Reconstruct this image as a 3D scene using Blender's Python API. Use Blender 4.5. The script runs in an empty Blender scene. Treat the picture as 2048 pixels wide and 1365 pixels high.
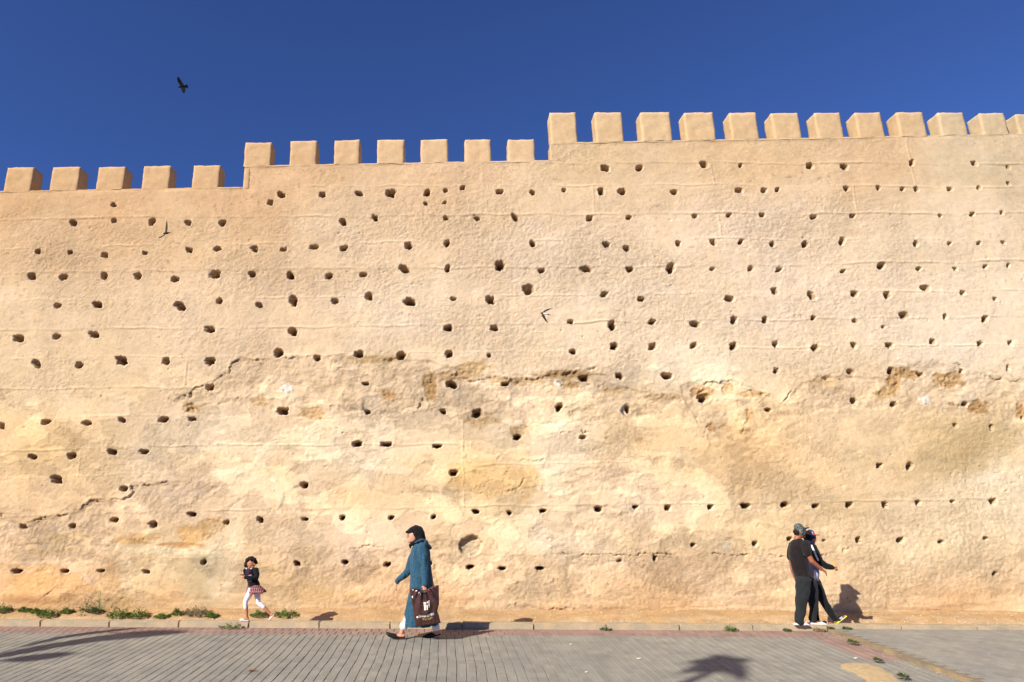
import bpy, bmesh, math, random
import numpy as np
from math import sin, cos, tan, atan, radians, pi, sqrt
from mathutils import Vector, Matrix, noise as mnoise

# ------------------------------------------------------------------ camera, sky, sun, exposure
S = bpy.context.scene
FPX, PCX, PCY, CAMZ = 1300.0, 850.0, 682.5, 1.85          # focal length and principal point in photo pixels
PITCH, YAW = atan(353/1300), radians(2.0)
cam_data = bpy.data.cameras.new('camera'); cam = bpy.data.objects.new('camera', cam_data)
S.collection.objects.link(cam); S.camera = cam
cam.location = (0, 0, CAMZ); cam.rotation_euler = (pi/2 + PITCH, 0, YAW)
cam_data.sensor_width = 36; cam_data.lens = FPX/2048*36
cam_data.shift_x = (1024 - PCX)/2048; cam_data.clip_end = 3000
SUN_AZ, SUN_EL = radians(44.5), radians(30.5)                # azimuth of travel, right of the wall's normal
L = np.array([sin(SUN_AZ)*cos(SUN_EL), cos(SUN_AZ)*cos(SUN_EL), -sin(SUN_EL)])
world = bpy.data.worlds.new('World'); S.world = world; world.use_nodes = True
wn = world.node_tree.nodes; wl = world.node_tree.links
sky = wn.new('ShaderNodeTexSky'); sky.sky_type = 'NISHITA'; sky.sun_disc = False
sky.sun_elevation = SUN_EL; sky.sun_rotation = math.atan2(-L[0], -L[1])
sky.altitude = 2000; sky.air_density = 1.0; sky.dust_density = 0.0; sky.ozone_density = 10.0
wn['Background'].inputs['Strength'].default_value = 0.082
wb = wn.new('ShaderNodeMix'); wb.data_type = 'RGBA'; wb.blend_type = 'MULTIPLY'; wb.inputs[0].default_value = 1.0   # the camera's white balance on the blue
wb.inputs[7].default_value = (0.93, 0.86, 1.08, 1); wl.new(sky.outputs[0], wb.inputs[6])
wl.new(wb.outputs[2], wn['Background'].inputs['Color'])
sd = bpy.data.lights.new('sun', 'SUN'); sd.energy = 5.0; sd.angle = radians(0.53); sd.color = (1.0, 0.945, 0.865)
sun = bpy.data.objects.new('sun', sd); S.collection.objects.link(sun)
sun.rotation_euler = Vector(L).to_track_quat('-Z', 'Y').to_euler()
S.view_settings.view_transform = 'Standard'; S.view_settings.look = 'None'
S.view_settings.exposure = 0.58; S.view_settings.gamma = 1.0

# ------------------------------------------------------------------ helpers
COL = S.collection
rng = np.random.default_rng(7); random.seed(7)
_fh = np.array([-sin(YAW), cos(YAW), 0]); _R = np.array([cos(YAW), sin(YAW), 0]); _Z = np.array([0, 0, 1.0])
_F = cos(PITCH)*_fh + sin(PITCH)*_Z; _U = -sin(PITCH)*_fh + cos(PITCH)*_Z; _C = np.array([0, 0, CAMZ])
def proj(P):
    d = np.asarray(P) - _C; z = d @ _F
    return PCX + FPX*(d @ _R)/z, PCY - FPX*(d @ _U)/z
def ray(x, y): return _F + (x-PCX)/FPX*_R - (y-PCY)/FPX*_U
def on_y(x, y, Y):
    r = ray(x, y); return _C + r*(Y/r[1])
def on_z(x, y, z):
    r = ray(x, y); return _C + r*((z-CAMZ)/r[2])
YK, YW = 12.1, 13.7                                        # kerb face, wall face
SLOPE = 0.038                                               # the paving falls away from the kerb
def gz(Y): return SLOPE*(Y - YK)
def on_ground(x, y):
    r = ray(x, y); t = (SLOPE*(0 - YK) - CAMZ)/(r[2] - SLOPE*r[1]); return _C + r*t
def lin(c):
    c = np.asarray(c, float)/255.0
    return np.where(c <= 0.04045, c/12.92, ((c+0.055)/1.055)**2.4)

_tab = rng.random((256, 256))
def vnoise(x, y, seed=0):
    x = np.asarray(x, float) + seed*17.31; y = np.asarray(y, float) + seed*9.77
    xi = np.floor(x).astype(int); yi = np.floor(y).astype(int); fx = x-xi; fy = y-yi
    fx = fx*fx*(3-2*fx); fy = fy*fy*(3-2*fy)
    a = _tab[xi & 255, yi & 255]; b = _tab[(xi+1) & 255, yi & 255]; c = _tab[xi & 255, (yi+1) & 255]; d = _tab[(xi+1) & 255, (yi+1) & 255]
    return ((a*(1-fx)+b*fx)*(1-fy) + (c*(1-fx)+d*fx)*fy)*2-1
def fbm(x, y, o=4, seed=0):
    t = 0; a = 1.0; x, y = np.asarray(x, float), np.asarray(y, float); x, y = .829*x-.559*y, .559*x+.829*y     # turned off the lattice axes
    for k in range(o):
        t = t + a*vnoise(x, y, seed+k*3); x, y = 1.62*x-1.22*y, 1.22*x+1.62*y; a *= 0.5
    return t
def sstep(a, b, x):
    t = np.clip((x-a)/(b-a), 0, 1); return t*t*(3-2*t)

def link(o, parent=None):
    COL.objects.link(o)
    if parent is not None: o.parent = parent
    return o
def obj(name, me, mat=None, parent=None):
    o = bpy.data.objects.new(name, me)
    if mat is not None and len(me.materials) == 0: me.materials.append(mat)
    return link(o, parent)
def empty(name, loc=(0, 0, 0), rz=0):
    o = bpy.data.objects.new(name, None); o.location = loc; o.rotation_euler = (0, 0, rz); o.empty_display_size = 0.1
    return link(o)
def tag(o, label=None, cat=None, group=None, kind=None):
    if label: o['label'] = label
    if cat: o['category'] = cat
    if group: o['group'] = group
    if kind: o['kind'] = kind
    return o
def mesh(name, v, f, smooth=False):
    me = bpy.data.meshes.new(name); me.from_pydata([tuple(map(float, p)) for p in v], [], f); me.update()
    me.polygons.foreach_set('use_smooth', [bool(smooth)]*len(me.polygons))
    return me
def np_mesh(name, V, Q, smooth=False, color=None):
    """V (n,3), Q (m,4) quads, numpy -> mesh quickly"""
    me = bpy.data.meshes.new(name)
    me.vertices.add(len(V)); me.vertices.foreach_set('co', np.ascontiguousarray(V, np.float32).ravel())
    me.loops.add(Q.size); me.loops.foreach_set('vertex_index', np.ascontiguousarray(Q, np.int32).ravel())
    me.polygons.add(len(Q)); me.polygons.foreach_set('loop_start', np.arange(0, Q.size, 4, dtype=np.int32))
    me.polygons.foreach_set('loop_total', np.full(len(Q), 4, np.int32))
    me.polygons.foreach_set('use_smooth', np.full(len(Q), bool(smooth)))
    me.update(calc_edges=True)
    if color is not None:
        a = me.attributes.new('tint', 'FLOAT_COLOR', 'POINT')
        a.data.foreach_set('color', np.ascontiguousarray(np.c_[color, np.ones(len(V))], np.float32).ravel())
    return me

# ------------------------------------------------------------------ materials
def new_mat(name, rough=0.9, spec=0.2):
    m = bpy.data.materials.new(name); m.use_nodes = True
    b = m.node_tree.nodes['Principled BSDF']; b.inputs['Roughness'].default_value = rough
    b.inputs['Specular IOR Level'].default_value = spec
    return m, m.node_tree.nodes, m.node_tree.links, b
def nd(n, t, **kw):
    x = n.new(t)
    for k, v in kw.items():
        if k.startswith('_'): setattr(x, k[1:], v)
        else: x.inputs[k.replace('__', ' ')].default_value = v
    return x
def mixc(n, l, fac, a, b, blend='MIX'):
    x = n.new('ShaderNodeMix'); x.data_type = 'RGBA'; x.blend_type = blend
    for s, v in ((0, fac), (6, a), (7, b)):
        if hasattr(v, 'is_linked') or hasattr(v, 'links'): l.new(v, x.inputs[s])
        else: x.inputs[s].default_value = v if s == 0 else (tuple(v)+(1,))[:4]
    return x.outputs[2]
def ramp(n, l, src, stops):
    r = n.new('ShaderNodeValToRGB'); e = r.color_ramp.elements
    while len(e) < len(stops): e.new(0.5)
    for q, (p_, c_) in zip(e, stops): q.position = p_; q.color = (c_, c_, c_, 1) if np.isscalar(c_) else tuple(c_)+(1,)
    l.new(src, r.inputs[0]); return r.outputs[0]
def simple_mat(name, srgb, rough=0.85, var=0.12, scale=30, bump=0.0, spec=0.2, coords='Object', k=1.0):
    m, n, l, b = new_mat(name, rough, spec); c = lin(srgb)*k
    tc = n.new('ShaderNodeTexCoord'); nz = nd(n, 'ShaderNodeTexNoise', Scale=scale, Detail=4.0); l.new(tc.outputs[coords], nz.inputs[0])
    g = ramp(n, l, nz.outputs[0], [(0.3, 1-var), (0.7, 1+var)])
    l.new(mixc(n, l, 1.0, tuple(c), g, 'MULTIPLY'), b.inputs['Base Color'])
    if bump:
        bp = nd(n, 'ShaderNodeBump', Strength=bump, Distance=0.01); l.new(nz.outputs[0], bp.inputs['Height']); l.new(bp.outputs[0], b.inputs['Normal'])
    return m

def plaster_mat():
    m, n, l, b = new_mat('earth_plaster', 0.97, 0.05)
    at = n.new('ShaderNodeAttribute'); at.attribute_name = 'tint'
    geo = n.new('ShaderNodeNewGeometry'); P = geo.outputs['Position']
    n1 = nd(n, 'ShaderNodeTexNoise', Scale=9.0, Detail=7.0, Roughness=0.65); l.new(P, n1.inputs[0])
    n2 = nd(n, 'ShaderNodeTexNoise', Scale=42.0, Detail=5.0, Roughness=0.7); l.new(P, n2.inputs[0])
    n3 = nd(n, 'ShaderNodeTexNoise', Scale=1.6, Detail=5.0, Roughness=0.6); l.new(P, n3.inputs[0])
    c = mixc(n, l, 1.0, at.outputs['Color'], ramp(n, l, n1.outputs[0], [(0.3, 0.90), (0.7, 1.08)]), 'MULTIPLY')
    c = mixc(n, l, 1.0, c, ramp(n, l, n2.outputs[0], [(0.28, 0.80), (0.45, 1.0), (0.75, 1.06)]), 'MULTIPLY')
    warm = ramp(n, l, n3.outputs[0], [(0.35, (1.02, 1.03, 1.07)), (0.65, (1.0, 0.98, 0.945))])
    c = mixc(n, l, 0.8, c, warm, 'MULTIPLY')
    l.new(c, b.inputs['Base Color'])
    # coarse render grains; the rougher zones (attribute 'rough') get more
    ra = n.new('ShaderNodeAttribute'); ra.attribute_name = 'rough'
    mp = n.new('ShaderNodeMapping'); mp.inputs['Scale'].default_value = (1, 1, 1.7); l.new(P, mp.inputs[0])
    g1 = nd(n, 'ShaderNodeTexNoise', Scale=36.0, Detail=6.0, Roughness=0.68); l.new(mp.outputs[0], g1.inputs[0])
    mul = nd(n, 'ShaderNodeMath', _operation='MULTIPLY_ADD'); l.new(ra.outputs['Fac'], mul.inputs[0]); mul.inputs[1].default_value = 0.55; mul.inputs[2].default_value = 0.36
    bp = nd(n, 'ShaderNodeBump', Distance=0.042); l.new(mul.outputs[0], bp.inputs['Strength']); l.new(g1.outputs[0], bp.inputs['Height'])
    l.new(bp.outputs[0], b.inputs['Normal'])
    return m
M = {}
M['plaster'] = plaster_mat()

# ------------------------------------------------------------------ the wall: colours read off the photograph, as albedo
CTRL = [(30,400,222,180,130),(250,400,226,184,135),(450,400,224,182,134),(600,340,226,186,138),(900,340,232,194,148),(1000,420,238,205,160),
(1200,300,228,194,147),(1500,300,228,192,144),(1750,300,226,190,144),(1900,300,222,196,155),(2030,330,215,190,150),(100,480,230,192,145),
(400,480,233,196,148),(700,470,240,208,165),(1100,500,246,216,176),(1500,450,247,217,178),(1950,450,240,212,172),(100,620,236,204,160),
(400,620,240,208,166),(800,620,247,218,178),(1200,620,250,222,182),(1600,600,250,222,184),(1950,600,246,220,182),(100,780,238,206,160),
(250,780,236,204,158),(600,780,240,208,164),(1000,800,244,214,172),(1400,720,250,224,184),(1900,690,250,225,188),(100,900,232,196,142),
(400,900,248,220,178),(700,900,248,220,178),(1100,900,248,222,180),(1300,900,240,206,156),(1500,900,236,198,145),(1700,880,240,206,158),
(1900,900,228,194,140),(2000,980,252,228,186),(1850,1050,246,216,170),(1600,1010,242,208,158),(1300,1000,244,214,172),(1000,960,244,208,154),
(700,1000,244,210,162),(400,1000,236,204,162),(100,1000,232,196,148),(100,1080,230,196,152),(400,1120,228,198,150),(700,1080,240,208,168),
(1100,1080,250,222,180),(1400,1080,240,208,160),(1900,1090,250,222,174),(100,1180,222,170,112),(300,1170,222,192,142),(600,1170,238,200,146),
(1000,1160,240,204,154),(1400,1160,240,204,158),(1900,1160,240,204,156),(300,1212,214,168,112),(800,1205,228,180,124),(1300,1205,228,182,126),(1900,1205,226,180,124)]
_ck = np.array(CTRL, float); _low = _ck[:, 1] > 1140; _ck[_low, 2:] = _ck[_low, 2:]*.72 + np.array((242,210,166))*.28
KLIT = 1.41
def wall_base(px, py):
    px = px + 30*fbm(px/90, py/90, 3, 40); py = py + 22*fbm(px/110, py/70, 3, 41)
    num = np.zeros(px.shape+(3,)); den = np.zeros(px.shape)
    for x, y, r, g, b in _ck:
        w = 1/(((px-x)/1.5)**2 + (py-y)**2 + 500)**1.6
        den += w; num += w[..., None]*np.array([r, g, b])
    return num/den[..., None]

# putlog holes: (tile origin x, y, scale) then x, y, w, h as read in that tile
HT = [((0,300,3.012), [(685,330,36,30),(440,437,50,45),(690,427,32,32),(918,430,42,50),(1133,437,50,40),(1340,437,45,50),(1693,268,50,42),(1630,315,42,-42),(1942,268,42,45),
 (230,612,38,38),(425,618,32,30),(632,632,42,38),(873,620,34,28),(1140,602,45,35),(1312,597,48,40),(1537,597,50,50),(1712,602,40,30),(1893,583,65,35),
 (190,760,50,45),(383,767,50,42),(628,757,42,48),(830,757,55,60),(1052,773,55,42),(1298,748,65,55),(1520,748,48,45),(1750,755,42,60),(1985,757,45,45),
 (350,938,52,45),(585,932,60,45),(1080,935,70,60),(1323,910,38,42),(1560,932,42,40),(1768,905,50,75),(2020,908,50,-50),
 (108,1135,75,48),(342,1123,55,40),(568,1113,65,50),(1262,1078,80,55),(1760,1093,60,50)]),
((680,220,3.012), [(115,505,50,42),(308,500,65,55),(525,500,38,50),(637,485,28,28),(740,470,32,32),(515,565,32,25),(630,558,25,22),(963,492,45,38),(1158,495,35,40),(1350,480,32,-42),(1573,488,45,50),(1697,490,55,50),(2013,495,50,38),
 (1597,350,52,42),(1803,345,50,45),(15,670,45,50),(213,650,36,50),(638,652,35,32),(825,653,38,30),(1052,645,42,52),(1505,652,42,40),(1740,645,38,32),
 (22,832,45,40),(410,815,50,55),(645,803,45,48),(1160,803,38,45),(1602,810,45,40),(1725,832,50,42),(140,990,50,35),(385,955,60,55),(650,957,35,45),(962,937,65,75),(1215,968,50,35),(1480,958,70,48),(1745,958,52,42),(1990,953,55,75),
 (173,1120,45,60),(420,1155,75,58),(682,1137,36,25),(907,1143,52,58),(1137,1080,75,-70),(1593,1108,52,-50),(1815,1138,48,38),(2038,803,34,42)]),
((1360,200,2.977), [(142,383,52,45),(362,388,28,30),(775,390,45,45),(978,397,55,45),(1380,375,32,42),(1748,378,38,28),(1952,403,28,-30),(1953,500,24,30),
 (350,537,45,38),(503,537,38,35),(582,533,32,32),(993,527,40,35),(1180,525,28,35),(1322,532,30,28),(1407,530,32,36),(1608,530,36,28),(1780,523,32,-30),
 (88,690,40,30),(290,687,36,30),(490,685,38,28),(797,695,38,30),(1030,688,40,28),(1550,687,26,25),(1740,680,32,28),(1915,672,24,28),
 (197,848,40,48),(362,845,28,32),(552,857,38,40),(747,858,40,42),(967,838,38,55),(1402,857,36,42),(1603,855,28,28),(1780,853,32,26),(1923,852,34,25),
 (192,1005,34,25),(422,1003,42,-40),(592,1007,48,40),(972,1018,30,26),(1202,987,48,45),(1423,1003,38,32),(1638,1005,32,26),(1820,990,28,32),(1957,985,22,35),
 (295,1180,62,45),(567,1138,40,42),(783,1160,50,52),(1040,1152,55,45),(1235,1163,48,48),(1455,1118,62,-52),(1682,1147,36,35),(1878,1185,28,30),
 (325,1303,42,38),(510,1300,34,34),(797,1295,30,32),(1335,1280,70,-55),(1578,1288,32,38),(1815,1298,42,28)]),
((0,660,2.844), [(203,188,50,60),(450,198,52,42),(692,172,65,65),(945,177,45,50),(1195,175,55,58),(1585,127,55,58),(1805,160,40,35),
 (1195,325,45,38),(12,545,42,40),(262,523,58,38),(495,530,52,32),(695,512,42,36),(933,510,55,35),(1095,507,47,28),(1610,460,70,50),
 (182,720,52,40),(407,717,52,40),(635,692,58,38),(817,692,65,38),(320,852,65,50),(705,902,58,42),(1730,880,48,42),
 (130,1118,50,-35),(410,1113,48,32),(650,1080,58,32),(868,1108,52,42),(1088,1048,52,38),(1287,1095,36,40),(1480,1078,42,42),(1733,1077,45,22),(1160,1322,38,42),(1690,1330,35,30)]),
((0,1120,3.012), [(105,67,75,38),(390,67,55,30),(610,65,50,25),(880,70,50,28)]),
((680,640,2.729), [(592,42,52,40),(842,42,48,36),(1258,8,34,25),(1487,27,42,55),(1705,8,40,30),(105,185,62,45),(335,193,58,50),(595,185,45,50),(813,193,24,25),(1273,172,48,35),(1497,142,48,48),(1708,143,50,-48),
 (140,347,42,22),(605,350,60,45),(898,350,42,25),(1330,318,75,50),(1522,305,45,40),(1783,302,60,45),(150,502,36,28),(563,498,38,32),(750,505,55,52),(1198,473,42,52),(1568,485,28,50),
 (97,675,62,40),(253,680,66,28),(530,688,58,30),(968,640,50,38),(1325,640,50,-30),(620,832,55,45),
 (12,1077,35,30),(280,1077,42,28),(512,1075,30,28),(740,1045,40,35),(925,1052,32,30),(1107,1042,38,25),(1408,1030,42,38),(1612,1020,36,26),(1787,1023,38,36),
 (28,1322,45,28),(257,1333,40,32),(490,1330,30,30),(710,1350,45,30),(887,1355,52,25),(1087,1355,55,25),(1527,1315,38,-22),(1720,1300,24,35)]),
((1360,640,2.730), [(82,22,58,40),(293,10,34,30),(467,3,34,30),(960,3,36,-28),(1112,38,28,-24),(1660,3,36,26),(78,138,48,-42),(293,143,42,48),(523,132,36,42),(740,152,42,40),(950,135,36,42),(1143,138,48,40),(1377,117,38,40),(1637,130,40,30),(1805,127,32,30),
 (527,275,34,38),(933,282,48,-45),(1150,278,42,50),(1310,297,42,28),(1540,278,25,25),(1793,265,22,45),(130,425,75,55),(485,490,38,28),(953,440,45,45),(1165,460,36,36),(1560,457,40,28),(1500,573,30,-28),(1702,585,24,45),(1875,540,20,40),
 (1090,795,38,35),(1253,797,40,52),(165,1020,32,36),(358,1015,48,36),(575,1007,48,38),(742,1015,42,35),(930,1007,40,38),(1122,1008,36,42),(1303,997,34,36),(1487,990,34,25),(1712,990,42,38),
 (72,1228,32,25),(410,1222,36,34),(598,1195,36,30),(787,1205,28,-22),(972,1200,32,34),(1205,1202,45,38),(1430,1210,45,25),(1668,1192,32,22),(1720,1387,36,28)])]
HOLES = []
for (ox, oy, s), lst in HT:
    for x, y, w, h in lst: HOLES.append((ox+x/s, oy+y/s, w/s, abs(h)/s, h < 0))

COURSES = [[(1105,327),(1360,326),(2048,329)], [(640,374),(1360,371),(2048,376)], [(0,440),(680,433),(1360,428),(2048,427)], [(0,499),(680,486),(1360,479),(2048,479)],
 [(0,547),(680,538),(1360,533),(2048,522)], [(0,602),(680,596),(1360,588),(2048,582)], [(0,660),(680,655),(1360,642),(2048,634)], [(0,718),(680,710),(1360,698),(2048,690)],
 [(0,778),(420,776)], [(0,838),(380,832),(700,835)], [(0,902),(400,892),(900,890)], [(0,957),(400,947),(900,933),(1300,925)], [(0,1032),(700,1018),(1360,1008),(2048,998)]]
def P_(t, pts): return [(t[0]+x/t[2], t[1]+y/t[2]) for x, y in pts]
T1, T2, T3, T4, T5 = (330,680,5.689), (1360,700,2.977), (1100,700,6.024), (0,660,2.844), (680,640,2.729)
# (points, depth m, half width px, lip m): the lip stands proud on the upper side
CRACKS = [(P_(T1, [(830,205),(790,235),(760,290),(740,350),(690,390),(640,425),(600,455),(540,485),(470,515),(380,540),(320,555),(295,610),(285,660)]), .05, 1.6, .022),
 (P_(T1, [(250,630),(140,632),(90,650),(40,690)]), .03, 1.2, .01), (P_(T1, [(830,208),(1000,225),(1200,215),(1420,205),(1620,190),(1700,170)]), .03, 1.2, .014),
 (P_(T1, [(1880,200),(1900,260),(1890,330),(1960,345),(2040,320)]), .04, 1.4, .015), (P_(T1, [(840,650),(830,690),(790,720)]), .03, 1.0, 0),
 (P_(T4, [(990,850),(890,880),(800,888),(740,897),(760,925),(740,945),(690,975),(620,968),(510,975),(480,995),(440,1025),(370,1050),(250,1068),(190,1085),(140,1105)]), .05, 1.6, .02),
 (P_(T4, [(90,1045),(0,1052)]), .03, 1.2, .01),
 (P_(T2, [(70,185),(150,205),(230,195),(330,183)]), .05, 1.5, .022), (P_(T2, [(370,232),(440,255),(490,262),(535,268)]), .05, 1.5, .02), (P_(T2, [(735,190),(690,205),(660,245),(640,280),(610,320),(560,335),(540,345)]), .035, 1.2, .012),
 (P_(T2, [(850,160),(900,168),(965,172)]), .04, 1.2, .012), (P_(T2, [(1520,72),(1590,72),(1640,88),(1690,110)]), .04, 1.2, .014), (P_(T2, [(1825,158),(1880,180),(1930,182),(1985,188),(2050,165)]), .05, 1.4, .02), (P_(T2, [(850,325),(835,345),(780,355)]), .03, 1.1, .01),
 (P_(T2, [(770,365),(770,450),(765,520),(770,590)]), .015, .9, 0), (P_(T2, [(165,440),(160,470),(150,495)]), .04, 1.2, 0),
 (P_(T3, [(60,290),(140,285),(190,265)]), .05, 1.5, .02), (P_(T3, [(400,275),(470,250),(520,220),(570,212)]), .04, 1.3, .012), (P_(T3, [(1750,395),(1800,408),(1900,412),(2040,410)]), .045, 1.4, .015), (P_(T3, [(10,1025),(120,1015),(180,1005),(280,985)]), .03, 1.2, .012), (P_(T3, [(1900,880),(1890,960),(1870,1010)]), .03, 1.0, 0), (P_(T3, [(360,998),(480,995)]), .05, 1.3, 0),
 (P_(T5, [(600,300),(720,335),(850,318),(940,318),(1060,322),(1130,310),(1210,295),(1300,280),(1400,262)]), .05, 1.6, .028), (P_(T5, [(450,430),(420,490),(405,520)]), .05, 1.5, .015), (P_(T5, [(600,520),(580,545)]), .04, 1.2, .01),
 (P_(T5, [(820,780),(900,772),(1000,770),(1200,775)]), .025, 1.1, .01), (P_(T5, [(1005,860),(985,905),(930,935),(900,938)]), .03, 1.1, .012), (P_(T5, [(1040,900),(1035,970),(1050,1050),(1060,1100)]), .012, .9, 0), (P_(T5, [(680,690),(700,730),(690,760)]), .03, 1.2, .01), (P_(T5, [(815,720),(830,740),(870,745)]), .03, 1.1, .01),
 ([(1080,1108),(1140,1109),(1250,1110),(1340,1108),(1420,1110),(1500,1110),(1560,1112),(1640,1112),(1668,1108),(1690,1106)], .05, 1.4, .012),
 ([(575,1100),(640,1098),(700,1097),(745,1091),(760,1094),(790,1096)], .035, 1.2, .012), ([(905,1093),(860,1087),(830,1086)], .02, 1.0, 0), ([(1100,1107),(1112,1118),(1105,1130),(1110,1138)], .03, 1.1, 0),
 ([(1310,1106),(1312,1116)], .05, 1.4, 0), ([(1680,1107),(1700,1097),(1712,1086)], .03, 1.1, .006), ([(1720,1082),(1726,1072)], .03, 1.1, 0), ([(0,1090),(110,1090),(180,1091),(232,1091)], .025, 1.1, .01),
 ([(95,1158),(104,1149),(115,1146)], .03, 1.2, .01), ([(80,1198),(100,1185),(118,1172)], .025, 1.1, .01), ([(166,1140),(168,1158),(172,1166)], .02, 1.0, 0),
 ([(1000,1222),(1020,1211),(1040,1205)], .035, 1.3, .01), ([(1060,1213),(1100,1222),(1120,1217),(1150,1219),(1185,1214)], .04, 1.4, .015), ([(1215,1214),(1222,1208)], .03, 1.2, 0), ([(1880,1190),(1880,1215)], .015, .9, 0),
 ([(1500,1128),(1503,1060),(1520,1050)], .015, .9, 0), ([(1440,1085),(1445,1070),(1452,1062)], .02, .9, 0), ([(893,1078),(900,1062),(915,1048)], .012, .9, 0)]
# render missing here: (polygon, recess m, extra roughness, colour or None, blend)
REGIONS = [([(343,800),(385,783),(411,773),(425,765),(454,744),(471,719),(560,717),(640,714),(720,712),(800,718),(850,722),(905,735),(960,750),(1030,758),(1090,754),(1130,744),(1180,742),(1200,760),(1250,775),(1330,790),(1370,800),(1300,835),(1200,845),(1100,850),(1010,845),(960,850),(900,835),(840,820),(760,830),(690,818),(600,826),(520,812),(450,805),(380,815)], .024, .9, (238, 204, 160), 0.25),
 ([(1360,772),(1400,765),(1470,764),(1540,789),(1562,815),(1600,770),(1640,752),(1700,756),(1770,752),(1800,737),(1870,723),(1925,732),(1975,755),(2060,758),(2060,845),(1960,835),(1880,830),(1750,815),(1650,818),(1560,838),(1500,875),(1420,878),(1390,840)], .02, .8, (244, 210, 164), 0.23),
 ([(348,959),(313,969),(260,975),(265,985),(246,1002),(176,1004),(155,1021),(130,1030),(70,1041),(46,1052),(0,1033),(-60,1033),(-60,1122),(0,1125),(150,1118),(225,1128),(235,1085),(300,1062),(330,1052),(380,1022),(400,1000),(440,975)], .022, 1.0, (232, 200, 162), 0.34),
 ([(570,985),(640,960),(700,985),(690,1010),(640,1030),(560,1020)], .012, .7, (234, 202, 164), 0.23), ([(1060,960),(1200,930),(1300,950),(1330,985),(1200,985),(1100,1000)], .014, .9, (242, 210, 174), 0.27),
 ([(1150,1010),(1240,1020),(1270,1050),(1200,1070),(1140,1060)], .012, .8, (242, 210, 170), 0.27), ([(560,1105),(800,1100),(810,1200),(700,1210),(640,1165),(570,1150)], .012, .9, (244, 210, 172), 0.27),
 ([(860,1112),(1090,1110),(1120,1190),(880,1190)], .012, .9, (246, 212, 172), 0.23), ([(1130,1115),(1560,1114),(1560,1190),(1140,1195)], .010, .8, (246, 212, 170), 0.18),
 ([(1690,1120),(2060,1115),(2060,1195),(1700,1195)], .008, .7, None, 0)]
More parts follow.
